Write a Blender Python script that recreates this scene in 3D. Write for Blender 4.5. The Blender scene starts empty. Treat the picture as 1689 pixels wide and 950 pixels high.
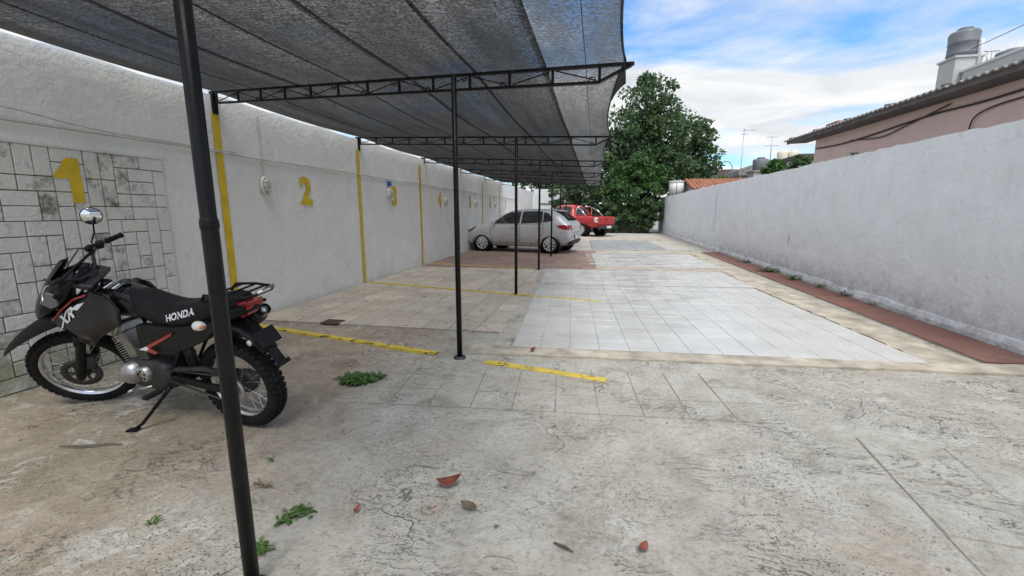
import bpy, bmesh, math, random
from mathutils import Vector, Matrix, Euler, noise
from mathutils.bvhtree import BVHTree
R_ = math.radians
random.seed(7)
S = bpy.context.scene
C = S.collection

# ------------------------------------------------------------------ camera, sky, sun, exposure
cam = bpy.data.cameras.new('camera'); co = bpy.data.objects.new('camera', cam); C.objects.link(co)
cam.sensor_width = 36; cam.lens = 715 / 1689 * 36; cam.clip_start = .05; cam.clip_end = 2000
co.location = (0, 0, 1.5); co.rotation_euler = (R_(90 - 10.07), 0, R_(10.8))
S.camera = co
S.render.resolution_x, S.render.resolution_y = 1024, 576
S.view_settings.view_transform = 'Standard'; S.view_settings.look = 'None'
S.view_settings.gamma = 1; S.view_settings.exposure = 0.84

SUN_EL, SUN_AZ = 62, 160          # azimuth measured from +Y towards +X
w = bpy.data.worlds.new('World'); S.world = w; w.use_nodes = True
nt = w.node_tree; nt.nodes.clear()
def nd(t, typ, **kw):
    n = t.nodes.new(typ)
    for k, v in kw.items():
        if k in n.inputs: n.inputs[k].default_value = v
        else: setattr(n, k, v)
    return n
def math_(t, op, a, b=None, clamp=False):
    n = t.nodes.new('ShaderNodeMath'); n.operation = op; n.use_clamp = clamp
    for i, v in enumerate((a, b)):
        if v is None: continue
        if isinstance(v, (int, float)): n.inputs[i].default_value = v
        else: t.links.new(v, n.inputs[i])
    return n.outputs[0]
def ramp(t, fac, stops, interp='LINEAR'):
    n = t.nodes.new('ShaderNodeValToRGB'); n.color_ramp.interpolation = interp
    e = n.color_ramp.elements
    while len(e) < len(stops): e.new(.5)
    for el, (p, c) in zip(e, stops):
        el.position = p; el.color = (c, c, c, 1) if isinstance(c, (int, float)) else (*c, 1)
    t.links.new(fac, n.inputs[0]); return n.outputs[0]
def mixc(t, fac, a, b, mode='MIX'):
    n = t.nodes.new('ShaderNodeMix'); n.data_type = 'RGBA'; n.blend_type = mode
    for i, v in ((0, fac), (6, a), (7, b)):
        if isinstance(v, (int, float)): n.inputs[i].default_value = v if i == 0 else (v, v, v, 1)
        elif isinstance(v, tuple): n.inputs[i].default_value = (*v, 1)
        else: t.links.new(v, n.inputs[i])
    return n.outputs[2]
sky = nd(nt, 'ShaderNodeTexSky', sky_type='NISHITA', sun_disc=False, sun_elevation=R_(SUN_EL), sun_rotation=R_(SUN_AZ), air_density=1.2, dust_density=.6, ozone_density=2.0)
tc = nd(nt, 'ShaderNodeTexCoord'); sp = nd(nt, 'ShaderNodeSeparateXYZ'); nt.links.new(tc.outputs['Generated'], sp.inputs[0])
zz = math_(nt, 'ADD', math_(nt, 'MAXIMUM', sp.outputs[2], 0), .16)
cb = nd(nt, 'ShaderNodeCombineXYZ')
nt.links.new(math_(nt, 'DIVIDE', sp.outputs[0], zz), cb.inputs[0]); nt.links.new(math_(nt, 'DIVIDE', sp.outputs[1], zz), cb.inputs[1])
mp = nd(nt, 'ShaderNodeMapping'); mp.inputs['Scale'].default_value = (.62, 1.0, 1); mp.inputs['Rotation'].default_value = (0, 0, R_(-28)); mp.inputs['Location'].default_value = (4.8, 3.5, 0)
nt.links.new(cb.outputs[0], mp.inputs[0])
n1 = nd(nt, 'ShaderNodeTexNoise', Scale=1.15, Detail=9, Roughness=.58, Distortion=.35); nt.links.new(mp.outputs[0], n1.inputs['Vector'])
n2 = nd(nt, 'ShaderNodeTexNoise', Scale=2.6, Detail=8, Roughness=.6, Distortion=.6); nt.links.new(mp.outputs[0], n2.inputs['Vector'])
cover = ramp(nt, n1.outputs[0], [(.36, 0), (.52, 1)])
ccol = ramp(nt, n2.outputs[0], [(.3, (4.0, 4.25, 4.6)), (.5, (5.2, 5.3, 5.4)), (.68, (6.1, 6.1, 6.05))])
skyc = mixc(nt, 1.0, sky.outputs[0], (.64, .98, 1.28), 'MULTIPLY')
bg = nd(nt, 'ShaderNodeBackground', Strength=.10)
nt.links.new(mixc(nt, cover, skyc, ccol), bg.inputs[0])
wo = nd(nt, 'ShaderNodeOutputWorld'); nt.links.new(bg.outputs[0], wo.inputs[0])
sl = bpy.data.lights.new('sun', 'SUN'); sl.energy = 2.0; sl.angle = R_(24); sl.color = (1, .94, .83)
so = bpy.data.objects.new('sun', sl); C.objects.link(so)
sd = Vector((math.sin(R_(SUN_AZ)) * math.cos(R_(SUN_EL)), math.cos(R_(SUN_AZ)) * math.cos(R_(SUN_EL)), math.sin(R_(SUN_EL))))
so.rotation_euler = sd.to_track_quat('Z', 'Y').to_euler(); so.location = (6, 0, 12)

# ------------------------------------------------------------------ materials
MATS = {}
def newmat(name):
    m = bpy.data.materials.new(name); m.use_nodes = True; MATS[name] = m
    t = m.node_tree; return m, t, t.nodes['Principled BSDF']
def ncoord(t, scale=(1, 1, 1), kind='Object'):
    a = nd(t, 'ShaderNodeTexCoord'); b = nd(t, 'ShaderNodeMapping'); b.inputs['Scale'].default_value = scale
    t.links.new(a.outputs[kind], b.inputs[0]); return b.outputs[0]
def nz(t, vec, scale, detail=6, rough=.6, dist=0):
    n = nd(t, 'ShaderNodeTexNoise', Scale=scale, Detail=detail, Roughness=rough, Distortion=dist); t.links.new(vec, n.inputs['Vector']); return n.outputs[0]
def bump(t, b, h, strength, dist=.01, prev=None):
    n = nd(t, 'ShaderNodeBump', Strength=strength, Distance=dist); t.links.new(h, n.inputs['Height'])
    if prev: t.links.new(prev, n.inputs['Normal'])
    t.links.new(n.outputs[0], b.inputs['Normal']); return n.outputs[0]
def pm(name, col, rough=.6, metal=0, var=.18, scale=6, bmp=.15, bscale=60, rnd=0, coat=0, col2=None, spec=.5):
    m, t, b = newmat(name); v = ncoord(t)
    f = nz(t, v, scale, 8)
    lo = tuple(c * (1 - var) for c in col); hi = col2 or tuple(min(1, c * (1 + var)) for c in col)
    c = ramp(t, f, [(.32, lo), (.68, hi)])
    if rnd:
        oi = nd(t, 'ShaderNodeObjectInfo')
        k = math_(t, 'ADD', math_(t, 'MULTIPLY', oi.outputs['Random'], 2 * rnd), 1 - rnd)
        cx = nd(t, 'ShaderNodeCombineXYZ')
        for i in range(3): t.links.new(k, cx.inputs[i])
        c = mixc(t, 1.0, c, cx.outputs[0], 'MULTIPLY')
    t.links.new(c, b.inputs['Base Color'])
    t.links.new(ramp(t, nz(t, v, scale * 3), [(.3, max(.02, rough - .08)), (.7, min(1, rough + .1))]), b.inputs['Roughness'])
    b.inputs['Metallic'].default_value = metal; b.inputs['Coat Weight'].default_value = coat; b.inputs['Specular IOR Level'].default_value = spec
    if bmp: bump(t, b, nz(t, v, bscale, 5), bmp, .004)
    return m

def floor_mat():
    m, t, b = newmat('worn_concrete'); v = nd(t, 'ShaderNodeNewGeometry').outputs['Position']
    def sc(x, y, z=1):
        n = nd(t, 'ShaderNodeMapping'); n.inputs['Scale'].default_value = (x, y, z); t.links.new(v, n.inputs[0]); return n.outputs[0]
    sx = nd(t, 'ShaderNodeSeparateXYZ'); t.links.new(v, sx.inputs[0])
    big = nz(t, v, .55, 8, .6, .3); mid = nz(t, v, 3.0, 12, .70, .5); fine = nz(t, v, 30, 9, .75)
    c = ramp(t, mid, [(.30, (.29, .272, .235)), (.42, (.40, .383, .338)), (.54, (.475, .458, .41)), (.70, (.565, .55, .50))])
    c = mixc(t, ramp(t, big, [(.44, 0), (.66, .55)]), c, (.40, .345, .275))
    # packed earth washed over the bays along the left wall, ragged edge
    e = math_(t, 'ADD', sx.outputs[0], math_(t, 'MULTIPLY', math_(t, 'SUBTRACT', nz(t, v, 1.1, 9, .68), .5), 3.0))
    em = ramp(t, math_(t, 'MULTIPLY', math_(t, 'ADD', e, 1.45), -1.0), [(0.0, 0), (.8, .85)])
    earth = ramp(t, nz(t, v, 4, 12, .74, .7), [(.3, (.19, .145, .105)), (.47, (.32, .262, .20)), (.7, (.47, .41, .335))])
    c = mixc(t, em, c, earth)
    ms = math_(t, 'MULTIPLY', ramp(t, nz(t, v, .9, 7, .6), [(.45, 0), (.62, .55)]), ramp(t, math_(t, 'MULTIPLY', math_(t, 'ADD', sx.outputs[0], 2.2), -1), [(0, 0), (.9, 1)]))
    c = mixc(t, ms, c, (.20, .19, .11))
    # flaked lime-wash in islands, with crisp torn edges
    fl = math_(t, 'MULTIPLY', ramp(t, nz(t, v, 4.2, 12, .66, 2.2), [(.535, 0), (.548, .6)]), ramp(t, nz(t, v, .62, 5, .55, .4), [(.52, 0), (.60, 1)]))
    c = mixc(t, fl, c, (.58, .58, .545))
    st = ramp(t, nz(t, sc(1, 1.8), .9, 7, .62, .8), [(.60, 0), (.74, .6)]); c = mixc(t, st, c, (.44, .31, .21))
    # delamination edges: thin wandering dark lines
    d1 = nz(t, sc(1, 2.2), 2.6, 10, .62, 1.8); ln = ramp(t, math_(t, 'ABSOLUTE', math_(t, 'SUBTRACT', d1, .5)), [(.0, 1), (.011, 0)])
    ln = math_(t, 'MULTIPLY', ln, ramp(t, nz(t, v, 1.7, 6, .6), [(.48, 0), (.64, .5)])); c = mixc(t, ln, c, (.13, .115, .095))
    # exposed aggregate and pits in patches
    wob = nd(t, 'ShaderNodeVectorMath', operation='ADD'); t.links.new(v, wob.inputs[0])
    wn = nd(t, 'ShaderNodeTexNoise', Scale=22, Detail=4); t.links.new(v, wn.inputs['Vector'])
    ws_ = nd(t, 'ShaderNodeVectorMath', operation='SCALE'); ws_.inputs['Scale'].default_value = .045; t.links.new(wn.outputs['Color'], ws_.inputs[0]); t.links.new(ws_.outputs[0], wob.inputs[1])
    vo = nd(t, 'ShaderNodeTexVoronoi', Scale=52); t.links.new(wob.outputs[0], vo.inputs['Vector'])
    pit = math_(t, 'MULTIPLY', ramp(t, vo.outputs['Distance'], [(.12, 1), (.30, 0)]), ramp(t, nz(t, v, 1.3, 8, .66), [(.44, .0), (.60, .8)]))
    c = mixc(t, pit, c, (.17, .15, .125))
    c = mixc(t, ramp(t, fine, [(.34, .6), (.49, 0)]), c, (.21, .195, .165))
    c = mixc(t, ramp(t, fine, [(.56, 0), (.70, .45)]), c, (.58, .565, .52))
    cv = nd(t, 'ShaderNodeTexVoronoi', feature='DISTANCE_TO_EDGE', Scale=.75)
    wv = nd(t, 'ShaderNodeVectorMath', operation='ADD'); t.links.new(v, wv.inputs[0])
    nn = nd(t, 'ShaderNodeTexNoise', Scale=2.2, Detail=7); t.links.new(v, nn.inputs['Vector']); t.links.new(nn.outputs['Color'], wv.inputs[1])
    t.links.new(wv.outputs[0], cv.inputs['Vector'])
    ck = math_(t, 'MULTIPLY', ramp(t, cv.outputs['Distance'], [(.001, 1), (.005, 0)]), ramp(t, nz(t, v, 1.3), [(.50, 0), (.62, .7)]))
    c = mixc(t, ck, c, (.10, .09, .075))
    t.links.new(c, b.inputs['Base Color']); b.inputs['Roughness'].default_value = .9; b.inputs['Specular IOR Level'].default_value = .25
    h = math_(t, 'ADD', math_(t, 'MULTIPLY', mid, 1.3), math_(t, 'MULTIPLY', fine, .6))
    h = math_(t, 'SUBTRACT', h, math_(t, 'MULTIPLY', pit, .4)); h = math_(t, 'SUBTRACT', h, math_(t, 'ADD', ck, math_(t, 'MULTIPLY', ln, .5))); h = math_(t, 'ADD', h, math_(t, 'MULTIPLY', fl, .15))
    bump(t, b, h, 1.0, .03)
    return m
floor_mat()

def stucco(name, base, dirt, dirt_amt, moss=0, bs=22, bstr=.5, lowdirt=.5, dth=.60, bd=.018, per=0):
    m, t, b = newmat(name); v = ncoord(t)
    sx = nd(t, 'ShaderNodeSeparateXYZ'); t.links.new(v, sx.inputs[0])
    c = ramp(t, nz(t, v, 1.6, 9, .62), [(.3, tuple(x * .88 for x in base)), (.7, base)])
    # rain streaks and smudges
    k = ramp(t, nz(t, ncoord(t, (3.2, 2.2, .5)), 1.5, 9, .68), [(.52, 0), (.78, .30)]); c = mixc(t, k, c, tuple(x * .66 for x in base))
    dn = nz(t, v, 5.5 if per else 3.4, 12, .74, .15 if per else .5)
    if per:
        oi = nd(t, 'ShaderNodeObjectInfo'); dn = math_(t, 'ADD', dn, math_(t, 'MULTIPLY', math_(t, 'SUBTRACT', oi.outputs['Random'], .55), per))
    d = ramp(t, dn, [(dth, 0), (dth + .16, dirt_amt)]); c = mixc(t, d, c, dirt)
    low = ramp(t, sx.outputs[2], [(.0, 1), (.55, 0)])
    ld = math_(t, 'MULTIPLY', low, ramp(t, nz(t, v, 4.5, 10, .7, .5), [(.40, 0), (.62, lowdirt)])); c = mixc(t, ld, c, dirt)
    if moss:
        mm = math_(t, 'MULTIPLY', ramp(t, nz(t, v, 2.0, 9, .66), [(.40, 0), (.60, moss)]), ramp(t, sx.outputs[2], [(.25, 1), (.95, 0)]))
        c = mixc(t, mm, c, (.22, .23, .12))
    ch = ramp(t, nz(t, v, 11, 6, .6, 1.2), [(.70, 0), (.715, .7)]); c = mixc(t, ch, c, tuple(x * .5 for x in base))
    t.links.new(c, b.inputs['Base Color']); b.inputs['Roughness'].default_value = .85; b.inputs['Specular IOR Level'].default_value = .3
    h = math_(t, 'ADD', nz(t, v, bs, 8, .65), math_(t, 'MULTIPLY', nz(t, v, 3, 4), 1.5))
    h = math_(t, 'SUBTRACT', h, math_(t, 'MULTIPLY', ch, .25))
    bump(t, b, h, bstr, bd)
    return m
stucco('left_wall_paint', (.86, .865, .85), (.48, .47, .43), .40, .0, 16, .6, .35, .57)
stucco('right_wall_paint', (.83, .835, .84), (.42, .41, .38), .5, 0, 13, .9, .95, .57, .028)
stucco('brick_paint', (.76, .765, .72), (.11, .104, .085), .9, .8, 26, .6, .6, .52, per=.18)
stucco('brick_paint_clean', (.76, .765, .74), (.12, .115, .10), .7, .3, 26, .5, .5, .58, per=.16)
stucco('pink_render', (.76, .56, .495), (.36, .25, .21), .5, 0, 14, .4)
stucco('grey_render', (.50, .50, .49), (.28, .27, .25), .6, 0, 12, .4)
stucco('back_wall_paint', (.66, .68, .69), (.35, .35, .33), .5, 0, 14, .4)
pm('joint_dark', (.20, .185, .15), .95, var=.5, scale=14, bmp=.4, col2=(.38, .365, .31))
pm('mortar_beige', (.37, .325, .26), .9, var=.35, scale=3.5, bmp=.8, bscale=30, col2=(.52, .465, .38))
pm('white_grout', (.41, .40, .375), .8, var=.3, scale=4, bmp=.3)
pm('slab_joint', (.26, .24, .205), .95, var=.35, scale=9, bmp=.5)
pm('tile_bed', (.25, .235, .205), .9, var=.35, scale=8, bmp=.4)
def tile_mat(name, base, rough, rnd, dirt, chips=.68, spec=.5, chipamt=.8):
    m, t, b = newmat(name); v = ncoord(t); g = nd(t, 'ShaderNodeNewGeometry')
    oi = nd(t, 'ShaderNodeObjectInfo')
    k = math_(t, 'ADD', math_(t, 'MULTIPLY', oi.outputs['Random'], 2 * rnd), 1 - rnd)
    cx = nd(t, 'ShaderNodeCombineXYZ')
    for i in range(3): t.links.new(k, cx.inputs[i])
    p = g.outputs['Position']
    c = ramp(t, nz(t, p, 2.3, 9, .65, .3), [(.30, tuple(x * .86 for x in base)), (.65, base)])
    c = mixc(t, 1.0, c, cx.outputs[0], 'MULTIPLY')
    c = mixc(t, ramp(t, nz(t, p, 1.1, 9, .68, .5), [(.50, 0), (.72, .55)]), c, dirt)
    ch = ramp(t, nz(t, p, 13, 8, .6, .8), [(chips, 0), (chips + .03, chipamt)]); c = mixc(t, ch, c, tuple(x * .45 for x in dirt))
    t.links.new(c, b.inputs['Base Color']); b.inputs['Specular IOR Level'].default_value = spec
    t.links.new(ramp(t, nz(t, p, 1.7, 7, .6), [(.35, rough), (.7, min(1, rough + .3))]), b.inputs['Roughness'])
    bump(t, b, math_(t, 'ADD', nz(t, p, 7, 6), math_(t, 'MULTIPLY', nz(t, p, 60, 5), .25)), .12 if rough < .5 else .6, .01)
    return m
tile_mat('white_tile', (.545, .54, .515), .16, .03, (.45, .43, .38), .69)
tile_mat('cream_tile', (.50, .445, .37), .78, .13, (.33, .265, .20), .60)
tile_mat('red_tile', (.27, .18, .15), .75, .10, (.36, .29, .235), .62)
tile_mat('red_slab', (.215, .098, .076), .75, .12, (.27, .19, .155), .62)
tile_mat('grey_slab', (.27, .285, .29), .7, .08, (.30, .28, .24), .68)

def paint_mat(name, col, worn=.62):
    m, t, b = newmat(name); v = ncoord(t); g = nd(t, 'ShaderNodeNewGeometry').outputs['Position']
    c = ramp(t, nz(t, g, 6, 8), [(.3, tuple(x * .75 for x in col)), (.65, col)])
    t.links.new(c, b.inputs['Base Color']); b.inputs['Roughness'].default_value = .7
    tr = nd(t, 'ShaderNodeBsdfTransparent'); mx = nd(t, 'ShaderNodeMixShader')
    t.links.new(ramp(t, nz(t, g, 9, 12, .7, .4), [(worn, 0), (worn + .05, 1)]), mx.inputs[0])
    t.links.new(b.outputs[0], mx.inputs[1]); t.links.new(tr.outputs[0], mx.inputs[2])
    t.links.new(mx.outputs[0], t.nodes['Material Output'].inputs[0]); return m
paint_mat('yellow_wall_paint', (.74, .53, .025), .70)
paint_mat('yellow_floor_paint', (.62, .47, .07), .55)

def net_mat(name, open_, col):
    m, t, b = newmat(name); v = ncoord(t)
    lw = nd(t, 'ShaderNodeLayerWeight', Blend=.5)
    face = math_(t, 'SUBTRACT', 1.0, lw.outputs['Facing'])          # a thick weave closes up at grazing angles
    weave = nz(t, ncoord(t, (2.2, 30, 1)), 3.0, 8, .75)
    weave2 = nz(t, ncoord(t, (45, 45, 45)), 1.0, 4, .75)
    wv = math_(t, 'MULTIPLY', ramp(t, weave, [(.38, .3), (.62, 1.7)]), ramp(t, weave2, [(.40, .05), (.60, 2.1)]))
    band_ = ramp(t, nz(t, ncoord(t, (2.6, .25, 1)), 1.6, 6, .6), [(.34, .45), (.66, 1.45)])        # warp bands: some strips woven denser
    fac = math_(t, 'MULTIPLY', math_(t, 'MULTIPLY', math_(t, 'MULTIPLY', math_(t, 'POWER', face, 1.7), open_), band_), wv, True)
    df = nd(t, 'ShaderNodeBsdfDiffuse'); tl = nd(t, 'ShaderNodeBsdfTranslucent')
    c = ramp(t, nz(t, ncoord(t, (3, .5, 1)), 2.0, 8, .7), [(.3, tuple(x * .7 for x in col)), (.7, tuple(x * 1.3 for x in col))])
    t.links.new(c, df.inputs[0]); t.links.new(c, tl.inputs[0])
    m1 = nd(t, 'ShaderNodeMixShader', Fac=.45); t.links.new(df.outputs[0], m1.inputs[1]); t.links.new(tl.outputs[0], m1.inputs[2])
    tr = nd(t, 'ShaderNodeBsdfTransparent'); m2 = nd(t, 'ShaderNodeMixShader'); t.links.new(fac, m2.inputs[0])
    t.links.new(m1.outputs[0], m2.inputs[1]); t.links.new(tr.outputs[0], m2.inputs[2])
    t.links.new(m2.outputs[0], t.nodes['Material Output'].inputs[0]); t.nodes.remove(b); return m
net_mat('shade_net', .45, (.042, .040, .037)); net_mat('shade_net_single', .95, (.12, .12, .118))

def leaf_mat(name, c1, c2, c3=None, trans=.35):
    m, t, b = newmat(name); g = nd(t, 'ShaderNodeNewGeometry')
    c = ramp(t, g.outputs['Random Per Island'], [(0, c1), (.6, c2), (1, c3 or c2)])
    c = mixc(t, ramp(t, nz(t, g.outputs['Position'], .9, 4), [(.35, .0), (.65, .6)]), c, c1)
    t.links.new(c, b.inputs['Base Color']); b.inputs['Roughness'].default_value = .5
    tl = nd(t, 'ShaderNodeBsdfTranslucent'); t.links.new(c, tl.inputs[0]); mx = nd(t, 'ShaderNodeMixShader', Fac=trans)
    t.links.new(b.outputs[0], mx.inputs[1]); t.links.new(tl.outputs[0], mx.inputs[2]); t.links.new(mx.outputs[0], t.nodes['Material Output'].inputs[0]); return m
leaf_mat('leaf_dark', (.045, .090, .040), (.10, .175, .066), (.17, .26, .10))
leaf_mat('leaf_mid', (.045, .105, .030), (.085, .185, .045), (.14, .27, .065))
leaf_mat('leaf_light', (.07, .16, .03), (.13, .26, .05), (.2, .36, .08))
leaf_mat('leaf_weed', (.05, .11, .025), (.09, .19, .04), (.14, .26, .06))
leaf_mat('leaf_dry', (.10, .075, .04), (.17, .13, .07), trans=.15)
pm('bark', (.13, .11, .09), .9, var=.4, scale=9, bmp=.8, bscale=30)
pm('black_paint', (.008, .008, .009), .38, spec=.22, var=.35, scale=9, bmp=.15, bscale=90)
pm('black_plastic', (.006, .006, .007), .42, spec=.22, var=.3, scale=12, bmp=.05)
pm('black_gloss', (.005, .005, .006), .16, spec=.22, var=.2, scale=4, bmp=0, coat=.25)
pm('rubber', (.011, .011, .011), .85, spec=.22, var=.4, scale=12, bmp=.3)
pm('seat_vinyl', (.007, .007, .008), .55, spec=.22, var=.3, scale=6, bmp=.25, bscale=180)
pm('chrome', (.62, .62, .63), .18, 1, var=.15, scale=7, bmp=.03)
pm('aluminium', (.42, .42, .42), .38, .9, var=.25, scale=14, bmp=.1)
pm('dark_metal', (.055, .055, .058), .45, .6, var=.35, scale=14, bmp=.15)
pm('red_graphic', (.32, .022, .018), .3, var=.15, coat=.4, bmp=0)
pm('white_graphic', (.74, .75, .77), .4, var=.06, bmp=0)
pm('red_lens', (.30, .010, .012), .12, var=.2, bmp=0, coat=.5)
pm('clear_lens', (.62, .60, .56), .12, var=.15, bmp=0, coat=.5)
pm('orange_lens', (.60, .14, .03), .2, var=.1, bmp=0)
pm('silver_paint', (.56, .57, .58), .28, .3, var=.03, scale=2, bmp=0, coat=.0)
pm('rim_silver', (.60, .61, .62), .35, .2, var=.05, bmp=0)
pm('red_paint', (.42, .012, .014), .26, .0, var=.10, scale=2, bmp=0, coat=.8)
pm('car_glass', (.010, .011, .013), .06, var=.2, bmp=0, spec=.8)
pm('mirror_glass', (.85, .87, .9), .03, 1, var=.02, bmp=0)
pm('plate_white', (.62, .64, .66), .4, var=.05, bmp=0)
pm('lamp_white', (.62, .62, .58), .4, var=.08, bmp=.05)
pm('lamp_glass', (.42, .43, .41), .15, var=.2, bmp=0, coat=.5)
pm('blue_plastic', (.04, .12, .42), .4, var=.1, bmp=0)
pm('grey_tank', (.15, .158, .175), .5, var=.12, scale=3, bmp=.1)
pm('white_tank', (.66, .66, .63), .5, var=.10, scale=3, bmp=.15)
pm('cream_tank', (.68, .64, .50), .5, var=.1, scale=3, bmp=.1)
pm('fibre_cement', (.25, .245, .235), .9, var=.35, scale=5, bmp=.5, bscale=30)
pm('eave_wood', (.10, .085, .08), .9, var=.3, scale=6, bmp=.3)
pm('terracotta', (.34, .14, .085), .85, var=.4, scale=5, bmp=.4, rnd=.2)
pm('galvanised', (.36, .37, .38), .45, .7, var=.2, bmp=.1)
pm('cable_black', (.02, .02, .02), .6, var=.2, bmp=0)
pm('conduit_shaded', (.50, .50, .47), .6, var=.15, scale=9, bmp=.1)  # white pipe greyed all over to take in its shaded underside
pm('leaf_litter_red', (.20, .055, .035), .7, var=.5, scale=30, bmp=.3)
pm('leaf_litter_brown', (.13, .10, .06), .8, var=.5, scale=30, bmp=.3)
pm('twig', (.09, .075, .06), .9, var=.4, scale=20, bmp=.3)
pm('rust', (.13, .075, .05), .85, .2, var=.5, scale=18, bmp=.4)
pm('bare_ground', (.26, .25, .22), .95, var=.3, scale=1, bmp=.3)
pm('brick_red', (.34, .16, .11), .9, var=.4, scale=8, bmp=.5)

# ------------------------------------------------------------------ mesh helpers
class MB:
    def __init__(s): s.v = []; s.f = []; s.sm = []
    def add(s, vs, fs, smooth=False):
        o = len(s.v); s.v += [Vector(p) for p in vs]; s.f += [tuple(i + o for i in f) for f in fs]; s.sm += [smooth] * len(fs); return s
    def box(s, c, d, rot=None):
        a, b, e = (x / 2 for x in d); M = rot.to_matrix() if rot else Matrix.Identity(3)
        vs = [Vector(c) + M @ Vector(p) for p in ((-a, -b, -e), (a, -b, -e), (a, b, -e), (-a, b, -e), (-a, -b, e), (a, -b, e), (a, b, e), (-a, b, e))]
        return s.add(vs, [(0, 3, 2, 1), (4, 5, 6, 7), (0, 1, 5, 4), (1, 2, 6, 5), (2, 3, 7, 6), (3, 0, 4, 7)])
    def bar(s, p, q, wdt, hgt, up=(0, 0, 1)):
        p, q = Vector(p), Vector(q); d = (q - p); L = d.length; d.normalize(); u = Vector(up); r = d.cross(u)
        if r.length < 1e-4: r = d.cross(Vector((1, 0, 0)))
        r.normalize(); u = r.cross(d); r *= wdt / 2; u *= hgt / 2
        vs = [p - r - u, p + r - u, p + r + u, p - r + u, q - r - u, q + r - u, q + r + u, q - r + u]
        return s.add(vs, [(0, 1, 2, 3), (7, 6, 5, 4), (1, 0, 4, 5), (2, 1, 5, 6), (3, 2, 6, 7), (0, 3, 7, 4)])
    def tube(s, pts, r, n=8, closed=False, caps=True):
        pts = [Vector(p) for p in pts]; N = len(pts); rs = r if isinstance(r, (list, tuple)) else [r] * N
        prev = None; vs = []
        for i, p in enumerate(pts):
            a = pts[(i - 1) % N] if (closed or i > 0) else p; b = pts[(i + 1) % N] if (closed or i < N - 1) else p
            d = (b - a).normalized()
            u = prev - d * prev.dot(d) if prev else d.cross(Vector((0, 0, 1)) if abs(d.z) < .9 else Vector((1, 0, 0)))
            u.normalize(); prev = u; w_ = d.cross(u)
            vs += [p + (u * math.cos(2 * math.pi * k / n) + w_ * math.sin(2 * math.pi * k / n)) * rs[i] for k in range(n)]
        fs = []
        for i in range(N if closed else N - 1):
            j = (i + 1) % N
            fs += [(i * n + k, i * n + (k + 1) % n, j * n + (k + 1) % n, j * n + k) for k in range(n)]
        if caps and not closed: fs += [tuple(range(n))[::-1], tuple((N - 1) * n + k for k in range(n))]
        return s.add(vs, fs, True)
    def lathe(s, prof, c=(0, 0, 0), axis='y', n=32, closed=False):
        vs = []; c = Vector(c)
        for k in range(n):
            a = 2 * math.pi * k / n; ca, sa = math.cos(a), math.sin(a)
            for r, h in prof:
                vs.append(c + Vector({'y': (r * ca, h, r * sa), 'z': (r * ca, r * sa, h), 'x': (h, r * ca, r * sa)}[axis]))
        m = len(prof); fs = []
        for k in range(n):
            j = (k + 1) % n
            for i in range(m if closed else m - 1):
                i2 = (i + 1) % m; fs.append((k * m + i, k * m + i2, j * m + i2, j * m + i))
        return s.add(vs, fs, True)
    def loft(s, rings, caps=True, smooth=True):
        n = len(rings[0]); vs = [p for r in rings for p in r]; fs = []
        for i in range(len(rings) - 1):
            fs += [(i * n + k, i * n + (k + 1) % n, (i + 1) * n + (k + 1) % n, (i + 1) * n + k) for k in range(n)]
        if caps: fs += [tuple(range(n))[::-1], tuple((len(rings) - 1) * n + k for k in range(n))]
        return s.add(vs, fs, smooth)
    def prism(s, poly, fn, smooth=False):
        """poly 2D -> solid; fn(u, v, side) gives the 3D point, side 0 or 1"""
        n = len(poly); vs = [fn(u, v, 0) for u, v in poly] + [fn(u, v, 1) for u, v in poly]
        fs = [tuple(range(n))[::-1], tuple(range(n, 2 * n))] + [(k, (k + 1) % n, n + (k + 1) % n, n + k) for k in range(n)]
        return s.add(vs, fs, smooth)
    def xf(s, fn): s.v = [Vector(fn(p)) for p in s.v]; return s
    def mesh(s, name, mat):
        me = bpy.data.meshes.new(name); me.from_pydata([tuple(p) for p in s.v], [], s.f)
        bm = bmesh.new(); bm.from_mesh(me); bmesh.ops.recalc_face_normals(bm, faces=bm.faces); bm.to_mesh(me); bm.free()
        me.polygons.foreach_set('use_smooth', s.sm); me.materials.append(MATS[mat]); me.update(); return me
    def build(s, name, mat, parent=None, bevel=0, sub=0, seg=2):
        o = bpy.data.objects.new(name, s.mesh(name, mat)); C.objects.link(o); o.parent = parent
        if bevel:
            b = o.modifiers.new('bevel', 'BEVEL'); b.width = bevel; b.segments = seg; b.limit_method = 'ANGLE'; b.angle_limit = R_(40)
        if sub:
            b = o.modifiers.new('smooth', 'SUBSURF'); b.levels = b.render_levels = sub
        return o
def tag(o, label=None, cat=None, group=None, kind=None):
    for k, v in (('label', label), ('category', cat), ('group', group), ('kind', kind)):
        if v: o[k] = v
    return o
def empty(name, loc=(0, 0, 0), rot=(0, 0, 0), sc=1):
    o = bpy.data.objects.new(name, None); C.objects.link(o); o.location = loc; o.rotation_euler = rot; o.scale = (sc,) * 3; o.empty_display_size = .1; return o
def kids(o): return [c for c in bpy.data.objects if c.parent == o]
def copy_tree(o, parent=None):
    c = o.copy(); C.objects.link(c); c.parent = parent
    for k in kids(o): copy_tree(k, c)
    return c
def text_mesh(txt, size, bold=0.0, shear=0):
    cu = bpy.data.curves.new('t', 'FONT'); cu.body = txt; cu.size = size; cu.offset = bold; cu.shear = shear; cu.align_x = 'CENTER'; cu.align_y = 'CENTER'
    o = bpy.data.objects.new('t', cu); C.objects.link(o); bpy.context.view_layer.update()
    me = bpy.data.meshes.new_from_object(o.evaluated_get(bpy.context.evaluated_depsgraph_get()))
    vs = [v.co.copy() for v in me.vertices]; fs = [tuple(p.vertices) for p in me.polygons]
    bpy.data.objects.remove(o); bpy.data.curves.remove(cu); bpy.data.meshes.remove(me); return vs, fs
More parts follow.
